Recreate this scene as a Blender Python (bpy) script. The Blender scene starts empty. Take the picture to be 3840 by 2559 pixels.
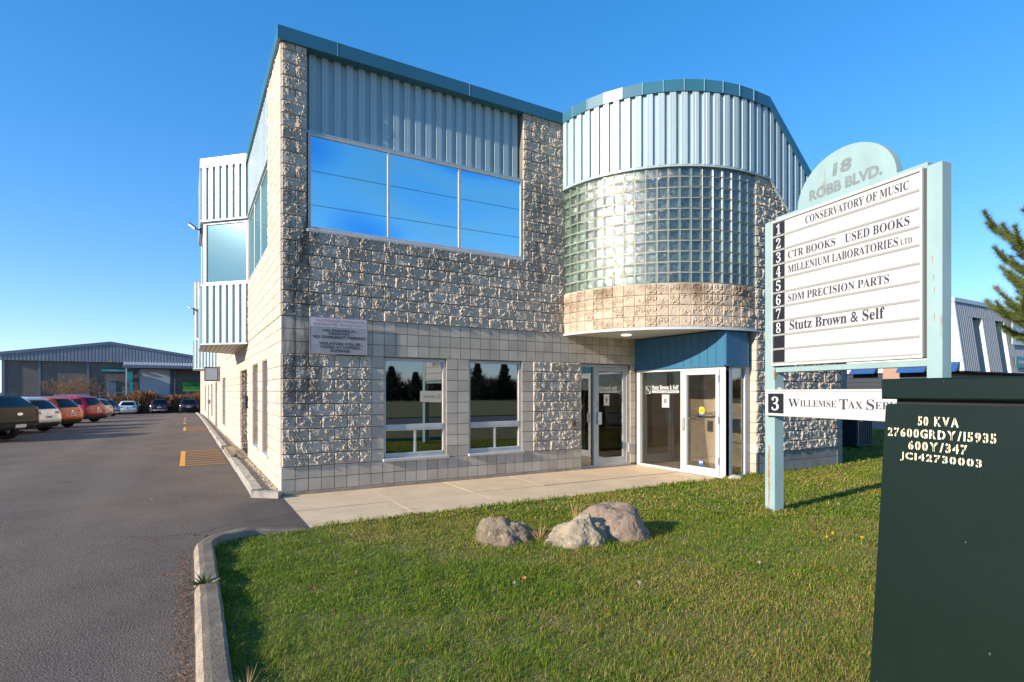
import bpy, bmesh, math, random
import numpy as np
from mathutils import Vector, Matrix, noise
R_ = math.radians
random.seed(7); np.random.seed(7)
SC = bpy.context.scene
COL = SC.collection

# ------------------------------------------------------------------ camera, sky, sun, exposure
CAM = Vector((-1.285, -9.369, 1.643))
cd = bpy.data.cameras.new('camera'); cam = bpy.data.objects.new('camera', cd); COL.objects.link(cam)
cd.sensor_width = 36.0; cd.lens = 19.48; cd.shift_y = 0.0496
cd.clip_start = 0.05; cd.clip_end = 6000
cam.location = CAM; cam.rotation_euler = (R_(90), 0, R_(-30.41))
SC.camera = cam
SUN_EL, SUN_OFF = 20.0, 5.6          # elevation; angle by which the light turns into the front facade
W = bpy.data.worlds.new('World'); SC.world = W; W.use_nodes = True
wn = W.node_tree.nodes; wl = W.node_tree.links
sky = wn.new('ShaderNodeTexSky'); sky.sky_type = 'NISHITA'; sky.sun_disc = False
sky.sun_elevation = R_(SUN_EL); sky.sun_rotation = R_(270 - SUN_OFF)
sky.air_density = 1.0; sky.dust_density = 0.0; sky.ozone_density = 3.0; sky.altitude = 1000
_hs = wn.new('ShaderNodeHueSaturation'); _hs.inputs['Saturation'].default_value = 1.325      # the photograph's vivid colour response, even over the whole sky
_gm = wn.new('ShaderNodeGamma'); _gm.inputs[1].default_value = 0.7
_tn = wn.new('ShaderNodeMix'); _tn.data_type = 'RGBA'; _tn.blend_type = 'MULTIPLY'; _tn.inputs['Factor'].default_value = 1; _tn.inputs['B'].default_value = (1.0, 1.08, 1.34, 1)
wl.new(sky.outputs[0], _hs.inputs['Color']); wl.new(_hs.outputs[0], _gm.inputs[0]); wl.new(_gm.outputs[0], _tn.inputs['A']); wl.new(_tn.outputs['Result'], wn['Background'].inputs[0])
wn['Background'].inputs[1].default_value = 0.185
sd = bpy.data.lights.new('sun', 'SUN'); sun = bpy.data.objects.new('sun', sd); COL.objects.link(sun)
sd.energy = 5.0; sd.angle = R_(0.5); sd.color = (1.0, 0.885, 0.73)
_d = Vector((math.cos(R_(SUN_OFF)) * math.cos(R_(SUN_EL)), math.sin(R_(SUN_OFF)) * math.cos(R_(SUN_EL)), -math.sin(R_(SUN_EL))))
sun.rotation_euler = _d.to_track_quat('-Z', 'Y').to_euler(); sun.location = (-40, -5, 30)
vs = SC.view_settings
vs.view_transform = 'Standard'; vs.look = 'None'; vs.exposure = 0.72; vs.gamma = 1.0; vs.use_curve_mapping = False
SC.render.engine = 'CYCLES'
SC.cycles.max_bounces = 8; SC.cycles.transparent_max_bounces = 12
SC.cycles.sample_clamp_indirect = 4.0; SC.cycles.use_denoising = True

# ------------------------------------------------------------------ helpers
class MB:
    """collects geometry; build() links it as one mesh object"""
    def __init__(s): s.v = []; s.f = []; s.mi = []; s.cur = 0
    def face(s, pts):
        n = len(s.v); s.v += [tuple(p) for p in pts]; s.f.append(tuple(range(n, n + len(pts)))); s.mi.append(s.cur); return s
    def add(s, V, F):
        n = len(s.v); s.v += [tuple(p) for p in V]
        for f in F: s.f.append(tuple(i + n for i in f)); s.mi.append(s.cur)
        return s
    def box(s, x0, x1, y0, y1, z0, z1, b=0.0, M=None):
        if b > 0:
            b = min(b, (x1-x0)*.45, (y1-y0)*.45, (z1-z0)*.45)
            bm = bmesh.new(); bmesh.ops.create_cube(bm, size=1)
            for v in bm.verts:
                v.co = Vector(((x0+x1)/2 + v.co.x*(x1-x0), (y0+y1)/2 + v.co.y*(y1-y0), (z0+z1)/2 + v.co.z*(z1-z0)))
            bmesh.ops.bevel(bm, geom=bm.edges[:], offset=b, segments=1, affect='EDGES')
            bm.verts.index_update()
            V = [v.co.copy() for v in bm.verts]; F = [[v.index for v in f.verts] for f in bm.faces]; bm.free()
        else:
            V = [Vector(p) for p in ((x0,y0,z0),(x1,y0,z0),(x1,y1,z0),(x0,y1,z0),(x0,y0,z1),(x1,y0,z1),(x1,y1,z1),(x0,y1,z1))]
            F = [(0,3,2,1),(4,5,6,7),(0,1,5,4),(1,2,6,5),(2,3,7,6),(3,0,4,7)]
        if M is not None: V = [M @ p for p in V]
        return s.add(V, F)
    def prism(s, poly, axis, a0, a1):
        """polygon in the two other axes, extruded along axis from a0 to a1"""
        def P(p, a):
            if axis == 'x': return (a, p[0], p[1])
            if axis == 'y': return (p[0], a, p[1])
            return (p[0], p[1], a)
        n = len(poly); V = [P(p, a0) for p in poly] + [P(p, a1) for p in poly]
        F = [tuple(range(n)), tuple(range(2*n-1, n-1, -1))] + [(i, n+i, n+(i+1) % n, (i+1) % n) for i in range(n)]
        return s.add(V, F)
    def tube(s, pts, rad, seg=6, cap=True):
        pts = [Vector(p) for p in pts]; n = len(pts)
        if not hasattr(rad, '__len__'): rad = [rad]*n
        V = []; F = []; prev = None
        for i, p in enumerate(pts):
            t = (pts[min(i+1, n-1)] - pts[max(i-1, 0)]).normalized()
            if prev is None:
                a = Vector((0,0,1)) if abs(t.z) < .9 else Vector((1,0,0))
                u = t.cross(a).normalized()
            else:
                u = (prev - t*prev.dot(t)).normalized()
            prev = u; w = t.cross(u)
            for k in range(seg):
                a = 2*math.pi*k/seg; V.append(p + (u*math.cos(a) + w*math.sin(a))*rad[i])
        for i in range(n-1):
            for k in range(seg):
                F.append((i*seg+k, i*seg+(k+1) % seg, (i+1)*seg+(k+1) % seg, (i+1)*seg+k))
        if cap: F += [tuple(range(seg-1, -1, -1)), tuple(range((n-1)*seg, n*seg))]
        return s.add(V, F)
    def build(s, name, mat=None, parent=None, smooth=False, mats=None, fix=True, kind=None):
        me = bpy.data.meshes.new(name); me.from_pydata(s.v, [], s.f)
        if mats:
            for m in mats: me.materials.append(m)
            me.polygons.foreach_set('material_index', s.mi)
        elif mat: me.materials.append(mat)
        if fix:
            bm = bmesh.new(); bm.from_mesh(me); bmesh.ops.recalc_face_normals(bm, faces=bm.faces[:]); bm.to_mesh(me); bm.free()
        if smooth: me.polygons.foreach_set('use_smooth', [True]*len(me.polygons))
        return link(name, me, parent, kind)
def link(name, me, parent=None, kind=None):
    o = bpy.data.objects.new(name, me); COL.objects.link(o)
    if parent: o.parent = parent
    if kind: o['kind'] = kind
    return o
def np_mesh(name, V, F, mat, parent=None, kind=None, smooth=False, colors=None):
    """fast mesh from numpy arrays; F is (n,3) or (n,4)"""
    me = bpy.data.meshes.new(name); V = np.asarray(V, dtype=np.float32); F = np.asarray(F, dtype=np.int32)
    me.vertices.add(len(V)); me.vertices.foreach_set('co', V.ravel())
    k = F.shape[1]; me.loops.add(F.size); me.loops.foreach_set('vertex_index', F.ravel())
    me.polygons.add(len(F)); me.polygons.foreach_set('loop_start', np.arange(0, F.size, k, dtype=np.int32))
    me.polygons.foreach_set('loop_total', np.full(len(F), k, dtype=np.int32))
    me.polygons.foreach_set('use_smooth', np.full(len(F), bool(smooth)))
    me.update(calc_edges=True)
    if colors is not None:
        at = me.color_attributes.new('tint', 'FLOAT_COLOR', 'POINT'); at.data.foreach_set('color', np.asarray(colors, dtype=np.float32).ravel())
    me.materials.append(mat)
    return link(name, me, parent, kind)
def thing(name, label, cat, loc=(0,0,0), rz=0, group=None):
    o = bpy.data.objects.new(name, None); COL.objects.link(o); o.empty_display_size = .2
    o.location = loc; o.rotation_euler = (0, 0, rz); tag(o, label, cat, group); return o
def tag(o, label, cat, group=None):
    o['label'] = label; o['category'] = cat
    if group: o['group'] = group
    return o
def copy_tree(o, parent=None):
    c = o.copy(); COL.objects.link(c); c.parent = parent
    for ch in o.children: copy_tree(ch, c)
    return c
def structure(o): o['kind'] = 'structure'; return o

# ------------------------------------------------------------------ materials
def mat(name, col, rough=.6, metal=0.0, var=0.0, vscale=3.0, bump=0.0, bscale=40.0, spec=.5, col2=None, stretch=(1,1,1), objrand=0.0, detail=6, coat=0.0):
    m = bpy.data.materials.new(name); m.use_nodes = True
    nt = m.node_tree; p = nt.nodes['Principled BSDF']; L = nt.links
    p.inputs['Base Color'].default_value = (*col, 1); p.inputs['Roughness'].default_value = rough
    p.inputs['Metallic'].default_value = metal; p.inputs['Specular IOR Level'].default_value = spec
    if coat: p.inputs['Coat Weight'].default_value = coat; p.inputs['Coat Roughness'].default_value = .05
    geo = nt.nodes.new('ShaderNodeNewGeometry'); mp = nt.nodes.new('ShaderNodeMapping'); mp.inputs['Scale'].default_value = stretch
    L.new(geo.outputs['Position'], mp.inputs['Vector'])
    out = None
    if var or col2:
        n = nt.nodes.new('ShaderNodeTexNoise'); n.inputs['Scale'].default_value = vscale; n.inputs['Detail'].default_value = detail
        n.inputs['Roughness'].default_value = .62
        L.new(mp.outputs[0], n.inputs['Vector'])
        mx = nt.nodes.new('ShaderNodeMix'); mx.data_type = 'RGBA'
        c2 = col2 or tuple(max(0, c*(1-var)) for c in col); c1 = col if col2 else tuple(min(1, c*(1+var)) for c in col)
        mx.inputs['A'].default_value = (*c1, 1); mx.inputs['B'].default_value = (*c2, 1)
        rr = nt.nodes.new('ShaderNodeMapRange'); rr.inputs['From Min'].default_value = .32; rr.inputs['From Max'].default_value = .68
        L.new(n.outputs['Fac'], rr.inputs['Value']); L.new(rr.outputs[0], mx.inputs['Factor'])
        out = mx.outputs['Result']
    if objrand:
        oi = nt.nodes.new('ShaderNodeObjectInfo'); hv = nt.nodes.new('ShaderNodeHueSaturation')
        r2 = nt.nodes.new('ShaderNodeMapRange'); r2.inputs['To Min'].default_value = 1-objrand; r2.inputs['To Max'].default_value = 1+objrand
        L.new(oi.outputs['Random'], r2.inputs['Value']); L.new(r2.outputs[0], hv.inputs['Value'])
        if out: L.new(out, hv.inputs['Color'])
        else: hv.inputs['Color'].default_value = (*col, 1)
        out = hv.outputs[0]
    if out: L.new(out, p.inputs['Base Color'])
    if bump:
        n2 = nt.nodes.new('ShaderNodeTexNoise'); n2.inputs['Scale'].default_value = bscale; n2.inputs['Detail'].default_value = 5
        L.new(mp.outputs[0], n2.inputs['Vector'])
        b = nt.nodes.new('ShaderNodeBump'); b.inputs['Strength'].default_value = 1.0; b.inputs['Distance'].default_value = bump
        L.new(n2.outputs['Fac'], b.inputs['Height']); L.new(b.outputs[0], p.inputs['Normal'])
    return m
def N(m, t): return m.node_tree.nodes.new(t)
def P(m): return m.node_tree.nodes['Principled BSDF']
def LK(m, a, b): m.node_tree.links.new(a, b)
def emit(name, col, s):
    m = mat(name, col); P(m).inputs['Emission Color'].default_value = (*col, 1); P(m).inputs['Emission Strength'].default_value = s; return m
def overlay(m, color, fac_socket):
    """mix a second colour over whatever feeds Base Color"""
    p = P(m); mx = N(m, 'ShaderNodeMix'); mx.data_type = 'RGBA'
    src = p.inputs['Base Color'].links
    if src: LK(m, src[0].from_socket, mx.inputs['A'])
    else: mx.inputs['A'].default_value = p.inputs['Base Color'].default_value
    mx.inputs['B'].default_value = (*color, 1); LK(m, fac_socket, mx.inputs['Factor']); LK(m, mx.outputs['Result'], p.inputs['Base Color'])
def noise_mask(m, scale, lo, hi, stretch=(1,1,1), detail=5):
    g = N(m, 'ShaderNodeNewGeometry'); mp = N(m, 'ShaderNodeMapping'); mp.inputs['Scale'].default_value = stretch
    LK(m, g.outputs['Position'], mp.inputs['Vector'])
    n = N(m, 'ShaderNodeTexNoise'); n.inputs['Scale'].default_value = scale; n.inputs['Detail'].default_value = detail
    LK(m, mp.outputs[0], n.inputs['Vector'])
    r = N(m, 'ShaderNodeMapRange'); r.inputs['From Min'].default_value = lo; r.inputs['From Max'].default_value = hi
    LK(m, n.outputs['Fac'], r.inputs['Value']); return r.outputs[0]
def math_(m, op, a, b=None):
    n = N(m, 'ShaderNodeMath'); n.operation = op
    for i, v in enumerate((a, b)):
        if v is None: continue
        if isinstance(v, (int, float)): n.inputs[i].default_value = v
        else: LK(m, v, n.inputs[i])
    return n.outputs[0]
def box_mask(m, axis, c, half, soft):
    """1 inside |pos-c|<half along axis, soft edge"""
    g = N(m, 'ShaderNodeNewGeometry'); sx = N(m, 'ShaderNodeSeparateXYZ'); LK(m, g.outputs['Position'], sx.inputs[0])
    d = math_(m, 'ABSOLUTE', math_(m, 'SUBTRACT', sx.outputs[axis], c))
    r = N(m, 'ShaderNodeMapRange'); r.inputs['From Min'].default_value = half; r.inputs['From Max'].default_value = half+soft
    r.inputs['To Min'].default_value = 1; r.inputs['To Max'].default_value = 0
    LK(m, d, r.inputs['Value']); return r.outputs[0]

CONC = (.46, .395, .32)
def concrete(name, col=CONC, stains=True, bump=.004, objrand=.10):
    m = mat(name, col, .92, var=.13, vscale=2.2, bump=bump, bscale=70, spec=.2, objrand=objrand)
    if stains:   # soot and water staining: pier beside the upper window, under the sill's ends, right pier
        nz = noise_mask(m, 4.2, .40, .60, (1.6, 1, .4), 8)
        for xc, hx, zc, hz, k in ((.26, .17, 3.25, 1.35, .72), (.30, .12, 1.9, .5, .45), (4.62, .22, 4.6, .75, .45), (5.2, .3, 4.9, .7, .28), (1.9, 2.4, 4.12, .10, .28)):
            a = math_(m, 'MULTIPLY', box_mask(m, 0, xc, hx, .22), box_mask(m, 2, zc, hz, .45))
            b = box_mask(m, 1, 0, .12, .1)
            overlay(m, (.06, .052, .045), math_(m, 'MULTIPLY', math_(m, 'MULTIPLY', math_(m, 'MULTIPLY', a, b), nz), k))
    return m
M_SPLIT = concrete('split_face_concrete')
M_SMOOTH = concrete('smooth_concrete_block', (.45, .39, .315), bump=.0012, objrand=.13)
M_MORTAR = mat('mortar', (.17, .15, .13), .95, var=.2, vscale=6, bump=.002)
M_SIDE = concrete('side_wall_block', (.53, .445, .36), stains=False, objrand=.0)
_ns = noise_mask(M_SIDE, 1.3, .52, .75, (1, 3, .35)); overlay(M_SIDE, (.36, .28, .22), math_(M_SIDE, 'MULTIPLY', _ns, .4))
M_SIDEJ = mat('side_wall_mortar', (.40, .33, .27), .95, var=.15, vscale=6)
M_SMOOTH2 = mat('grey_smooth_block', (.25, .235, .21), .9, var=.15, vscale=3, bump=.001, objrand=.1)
M_BAYB = mat('bay_split_block', (.50, .395, .295), .92, var=.1, vscale=3, bump=.004, bscale=70, spec=.2, objrand=.09)
_nb = math_(M_BAYB, 'MULTIPLY', noise_mask(M_BAYB, 1.6, .40, .6), box_mask(M_BAYB, 2, 3.62, .16, .3)); overlay(M_BAYB, (.17, .105, .06), math_(M_BAYB, 'MULTIPLY', _nb, .8))
M_CLAD = mat('pale_teal_steel', (.34, .43, .455), .36, var=.05, vscale=1.2, spec=.5, bump=.0006, bscale=3, stretch=(1, 1, .3))
M_FASC = mat('teal_flashing', (.034, .135, .195), .33, var=.08, vscale=.8, spec=.5, bump=.001, bscale=2)
M_BLUE = mat('blue_metal_siding', (.035, .135, .235), .38, var=.05, vscale=1)
M_WHITE = mat('white_aluminium', (.50, .505, .495), .38, var=.05, vscale=3)
M_GREYAL = mat('grey_aluminium', (.40, .41, .40), .38, metal=.2, var=.06, vscale=3)
M_WFRAME = mat('weathered_white_frame', (.46, .45, .43), .5, var=.10, vscale=5)
M_SOFFIT = mat('cream_soffit', (.50, .46, .40), .55, var=.06, vscale=2)
M_DARK = mat('dark_void', (.012, .012, .013), .8)
M_BLACK = mat('black_vinyl', (.012, .012, .016), .45)
M_SIGNW = mat('white_sign_face', (.47, .465, .45), .38, var=.03, vscale=2)
M_RUBBER = mat('tyre_rubber', (.012, .012, .012), .75, bump=.003, bscale=60)
M_STEEL = mat('galvanised_steel', (.33, .34, .35), .4, metal=.7, var=.1, vscale=8)

def film_glass(name, tint=(.40, .70, 1.0), hue=.0, refl=.9):
    """mirror film on dark glass; the film's own colour drifts over the pane"""
    m = bpy.data.materials.new(name); m.use_nodes = True; nt = m.node_tree; nt.nodes.clear()
    o = nt.nodes.new('ShaderNodeOutputMaterial'); g = nt.nodes.new('ShaderNodeBsdfGlossy'); g.inputs['Roughness'].default_value = .015
    d = nt.nodes.new('ShaderNodeBsdfDiffuse'); d.inputs['Color'].default_value = (.01, .03, .06, 1)
    mx = nt.nodes.new('ShaderNodeMixShader'); mx.inputs[0].default_value = refl
    nt.links.new(d.outputs[0], mx.inputs[1]); nt.links.new(g.outputs[0], mx.inputs[2]); nt.links.new(mx.outputs[0], o.inputs[0])
    g.inputs['Color'].default_value = (*tint, 1)
    if hue:
        geo = nt.nodes.new('ShaderNodeNewGeometry'); mp = nt.nodes.new('ShaderNodeMapping'); mp.inputs['Scale'].default_value = (.55, .55, 1.25)
        mp.inputs['Rotation'].default_value = (0, .35, 0)
        n = nt.nodes.new('ShaderNodeTexNoise'); n.inputs['Scale'].default_value = .7; n.inputs['Detail'].default_value = 0
        r = nt.nodes.new('ShaderNodeValToRGB'); e = r.color_ramp.elements
        e[0].position = .30; e[0].color = (.20, .66, 1.0, 1); e[1].position = .72; e[1].color = (.78, .84, 1.0, 1)
        for ps, c in ((.42, (.72, 1.0, 1.0)), (.52, (.85, 1.0, .90)), (.62, (.62, .96, 1.0))):
            k = e.new(ps); k.color = (*c, 1)
        nt.links.new(geo.outputs['Position'], mp.inputs[0]); nt.links.new(mp.outputs[0], n.inputs['Vector'])
        nt.links.new(n.outputs['Fac'], r.inputs[0]); nt.links.new(r.outputs[0], g.inputs['Color'])
    return m
def clear_glass(name, tint=(.55, .62, .60), refl=.16, rough=.008):
    m = bpy.data.materials.new(name); m.use_nodes = True; nt = m.node_tree; nt.nodes.clear()
    o = nt.nodes.new('ShaderNodeOutputMaterial'); g = nt.nodes.new('ShaderNodeBsdfGlossy'); g.inputs['Roughness'].default_value = rough
    t = nt.nodes.new('ShaderNodeBsdfTransparent'); t.inputs['Color'].default_value = (*tint, 1)
    lw = nt.nodes.new('ShaderNodeLayerWeight'); lw.inputs['Blend'].default_value = .35
    mr = nt.nodes.new('ShaderNodeMapRange'); mr.inputs['To Min'].default_value = refl; mr.inputs['To Max'].default_value = .85
    mx = nt.nodes.new('ShaderNodeMixShader'); nt.links.new(lw.outputs['Fresnel'], mr.inputs['Value']); nt.links.new(mr.outputs[0], mx.inputs[0])
    nt.links.new(t.outputs[0], mx.inputs[1]); nt.links.new(g.outputs[0], mx.inputs[2]); nt.links.new(mx.outputs[0], o.inputs[0])
    return m
M_FILM = film_glass('iridescent_mirror_film', hue=1)
M_FILM2 = film_glass('blue_tinted_glass', (.22, .34, .37), refl=.34); M_FILM2.node_tree.nodes['Diffuse BSDF'].inputs['Color'].default_value = (.10, .21, .25, 1); M_FILM2.node_tree.nodes['Glossy BSDF'].inputs['Roughness'].default_value = .12
M_GLASS = clear_glass('window_glass', (.36, .42, .44), .26)
M_DOORG = clear_glass('door_glass', (.93, .94, .92), .045)

# serif letters come from the mathematical alphabet of the built-in interface font
def serif(s):
    o = ''
    for c in s:
        if 'A' <= c <= 'Z': o += chr(0x1D400 + ord(c) - 65)
        elif 'a' <= c <= 'z': o += chr(0x1D41A + ord(c) - 97)
        elif '0' <= c <= '9': o += chr(0x1D7CE + ord(c) - 48)
        else: o += c
    return o
_tc = {}
def glyphs(body, offset=0.0, shear=0.0, space=1.0):
    """flat text as (verts, faces), 1 unit size"""
    key = (body, offset, shear, space)
    if key in _tc: return _tc[key]
    c = bpy.data.curves.new('lettering', 'FONT'); c.body = body; c.size = 1; c.offset = offset; c.shear = shear; c.space_character = space
    c.resolution_u = 3
    o = bpy.data.objects.new('lettering', c); COL.objects.link(o); bpy.context.view_layer.update()
    me = bpy.data.meshes.new_from_object(o.evaluated_get(bpy.context.evaluated_depsgraph_get()))
    V = [v.co.copy() for v in me.vertices]; F = [tuple(p.vertices) for p in me.polygons]
    bpy.data.objects.remove(o); bpy.data.curves.remove(c); bpy.data.meshes.remove(me)
    _tc[key] = (V, F); return V, F
def text(name, body, M, width, height, matl, parent, offset=0.0, shear=0.0, thick=0.0, fit='box', space=1.0, VF=None):
    """lettering laid in the local x (right) / y (up) plane of matrix M, its box scaled to width x height"""
    V, F = VF or glyphs(body, offset, shear, space)
    xs = [v.x for v in V]; ys = [v.y for v in V]
    w = max(xs)-min(xs); h = max(ys)-min(ys); sy = height/h; sx = width/w if width else sy
    mb = MB(); V2 = [M @ Vector(((v.x-min(xs))*sx, (v.y-min(ys))*sy, 0)) for v in V]
    mb.add(V2, F)
    return mb.build(name, matl, parent, fix=False)
def frame_matrix(o, right, up, out):
    r = Vector(right).normalized(); u = Vector(up).normalized(); n = Vector(out).normalized()
    return Matrix(((r.x, u.x, n.x, o[0]), (r.y, u.y, n.y, o[1]), (r.z, u.z, n.z, o[2]), (0, 0, 0, 1)))

def gz(y):
    pts = [(-500, 0), (3, 0), (10, -.06), (30, -.2), (45, -.42), (60, -.72), (70, -.95), (900, -.95)]
    for (a, b), (c, d) in zip(pts, pts[1:]):
        if y <= c: return b + (d-b)*(y-a)/(c-a)
def lot_z(x, y):
    return gz(y) - .02*max(0, min(-x-2, 14))*min(1, max(0, (y-4)/10))
F_PX = 2078.0
_r = Vector((.8624, -.5062, 0)); _f = Vector((.5062, .8624, 0))
# ------------------------------------------------------------------ ground
M_ASPH = mat('asphalt', (.132, .101, .079), .88, var=.2, vscale=.8, bump=.012, bscale=75, spec=.25)
_a = noise_mask(M_ASPH, .35, .50, .70, (1, .45, 1)); overlay(M_ASPH, (.088, .078, .074), math_(M_ASPH, 'MULTIPLY', _a, .7))
_a = noise_mask(M_ASPH, 55, .60, .68, detail=3); overlay(M_ASPH, (.30, .26, .23), math_(M_ASPH, 'MULTIPLY', _a, .6))
_a = noise_mask(M_ASPH, 34, .57, .68, detail=4); overlay(M_ASPH, (.045, .04, .038), math_(M_ASPH, 'MULTIPLY', _a, .75))
_g = N(M_ASPH, 'ShaderNodeNewGeometry'); _v = N(M_ASPH, 'ShaderNodeTexVoronoi'); _v.feature = 'DISTANCE_TO_EDGE'; _v.inputs['Scale'].default_value = .30
_d = N(M_ASPH, 'ShaderNodeTexNoise'); _d.inputs['Scale'].default_value = 1.6; _d.inputs['Detail'].default_value = 4; LK(M_ASPH, _g.outputs['Position'], _d.inputs['Vector'])
_m = N(M_ASPH, 'ShaderNodeVectorMath'); _m.operation = 'SCALE'; _m.inputs['Scale'].default_value = .9; LK(M_ASPH, _d.outputs['Color'], _m.inputs[0])
_q = N(M_ASPH, 'ShaderNodeVectorMath'); LK(M_ASPH, _g.outputs['Position'], _q.inputs[0]); LK(M_ASPH, _m.outputs[0], _q.inputs[1]); LK(M_ASPH, _q.outputs[0], _v.inputs['Vector'])
_c = N(M_ASPH, 'ShaderNodeMapRange'); _c.inputs['From Min'].default_value = .0015; _c.inputs['From Max'].default_value = .0045; _c.inputs['To Min'].default_value = 1; _c.inputs['To Max'].default_value = 0; LK(M_ASPH, _v.outputs['Distance'], _c.inputs['Value'])
overlay(M_ASPH, (.03, .027, .025), math_(M_ASPH, 'MULTIPLY', math_(M_ASPH, 'MULTIPLY', _c.outputs[0], noise_mask(M_ASPH, .25, .48, .58)), .8))      # hairline cracks
for _x in (-2.6, -4.3): overlay(M_ASPH, (.19, .155, .125), math_(M_ASPH, 'MULTIPLY', math_(M_ASPH, 'MULTIPLY', box_mask(M_ASPH, 0, _x, .12, .45), noise_mask(M_ASPH, .5, .35, .65, (1, .2, 1))), .42))   # wheel tracks worn pale
overlay(M_ASPH, (.04, .036, .034), math_(M_ASPH, 'MULTIPLY', noise_mask(M_ASPH, .9, .70, .76, detail=3), .7))      # oil spots
_p = math_(M_ASPH, 'MULTIPLY', box_mask(M_ASPH, 0, -.3, .3, .35), box_mask(M_ASPH, 1, -1.3, 1.0, .4)); overlay(M_ASPH, (.072, .06, .052), math_(M_ASPH, 'MULTIPLY', math_(M_ASPH, 'MULTIPLY', _p, noise_mask(M_ASPH, 2, .3, .6)), .6))   # newer strip by the sidewalk
M_ROAD = mat('street_asphalt', (.10, .095, .09), .9, var=.1, vscale=.5, bump=.004, bscale=90)
M_SOIL = mat('dry_earth', (.16, .115, .065), .95, var=.35, vscale=1.5, bump=.03, bscale=9)
M_TURF = mat('lawn_soil', (.10, .115, .022), .95, col2=(.20, .155, .05), vscale=1.2, bump=.02, bscale=45)
M_SLAB = mat('sidewalk_concrete', (.60, .455, .30), .92, var=.10, vscale=1.6, bump=.003, bscale=110, spec=.2)
_a = noise_mask(M_SLAB, 120, .58, .68, detail=2); overlay(M_SLAB, (.22, .18, .14), math_(M_SLAB, 'MULTIPLY', _a, .5))
M_KERB = mat('kerb_concrete', (.33, .265, .20), .92, var=.25, vscale=5, bump=.005, bscale=75, spec=.2)
_a = noise_mask(M_KERB, 90, .52, .66, detail=2); overlay(M_KERB, (.09, .075, .055), math_(M_KERB, 'MULTIPLY', _a, .75))
_kn = N(M_KERB, 'ShaderNodeNewGeometry'); _ks = N(M_KERB, 'ShaderNodeSeparateXYZ'); LK(M_KERB, _kn.outputs['True Normal'], _ks.inputs[0])
_kr = N(M_KERB, 'ShaderNodeMapRange'); _kr.inputs['From Min'].default_value = .75; _kr.inputs['From Max'].default_value = .97; LK(M_KERB, _ks.outputs[2], _kr.inputs['Value'])
overlay(M_KERB, (.10, .08, .055), math_(M_KERB, 'MULTIPLY', math_(M_KERB, 'MULTIPLY', _kr.outputs[0], noise_mask(M_KERB, 4, .25, .5)), .62))      # moss and dirt settled on top
M_YEL = mat('yellow_paint', (.72, .32, .02), .7, var=.25, vscale=7)

mb = MB(); mb.box(-2500, 2500, -2500, 2500, -1.9, -1.36)
structure(mb.build('ground', M_SOIL))
xs = [-70, -40, -25, -16, -12, -8, -5, -3, -2, -1, -.4, 0.0]; ys = [-13.0, -9, -5, -2, 0, 3, 6, 10, 16, 23, 30, 38, 45, 52, 60, 66, 70.5]
mb = MB()
V = [(x, y, lot_z(x, y)) for y in ys for x in xs]; n = len(xs)
mb.add(V, [(j*n+i, j*n+i+1, (j+1)*n+i+1, (j+1)*n+i) for j in range(len(ys)-1) for i in range(n-1)])
for (x0, y0), (x1, y1) in (((-70, 70.5), (0, 70.5)),):
    for i in range(n-1): mb.face([(xs[i], 70.5, lot_z(xs[i], 70.5)), (xs[i+1], 70.5, lot_z(xs[i+1], 70.5)), (xs[i+1], 70.7, -1.4), (xs[i], 70.7, -1.4)])
structure(mb.build('parking_lot', M_ASPH))
mb = MB(); mb.box(-300, 300, -24, -13, -.5, -.03); structure(mb.build('street', M_ROAD))
mb = MB(); mb.box(-300, 300, -90, -24.2, -.5, .02); structure(mb.build("verge", M_TURF))
mb = MB(); mb.box(11.0, 80, 3.2, 60, -.6, .012); structure(mb.build('side_driveway', M_ROAD))
mb = MB(); mb.box(.25, 11.6, -2.3, 57, -.9, -.30); structure(mb.build('foundation_ground', M_SOIL))
# lawn sheet with its rounded corner at the kerb
arc = [(-.62 + .47*math.cos(a), -3.06 + .47*math.sin(a)) for a in [R_(180 - 90*i/8) for i in range(9)]]
lawn_poly = [(-1.09, -13.0)] + arc + [(-.1, -2.56), (.0, -2.46), (7.42, -2.46), (7.42, -2.44), (8.1, -2.44), (8.2, -2.50), (11.0, -2.50), (11.75, -1.7), (11.75, 3.2), (80, 3.2), (80, -13.0)]
bm = bmesh.new(); bm.faces.new([bm.verts.new((x, y, .03)) for x, y in lawn_poly]); bmesh.ops.triangulate(bm, faces=bm.faces[:])
me = bpy.data.meshes.new('lawn'); bm.to_mesh(me); bm.free(); me.materials.append(M_TURF); lawn = structure(link('lawn', me))

# front sidewalk in cast slabs
walk = structure(MB().add([(0, -2.5, -.03), (8.2, -2.5, -.03), (8.2, .02, -.03), (0, .02, -.03)], [(0, 1, 2, 3)]).build('sidewalk', M_MORTAR))
xj = [-.005, 1.38, 2.75, 4.12, 5.5, 7.44]
for i in range(5):
    for (y0, y1) in ((-2.48, -1.293), (-1.258, -.004)):
        g = .0018
        MB().box(xj[i]+g, xj[i+1]-g, y0, y1, -.15, random.uniform(-.004, .004), .002).build('slab', M_SLAB, walk)

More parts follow.
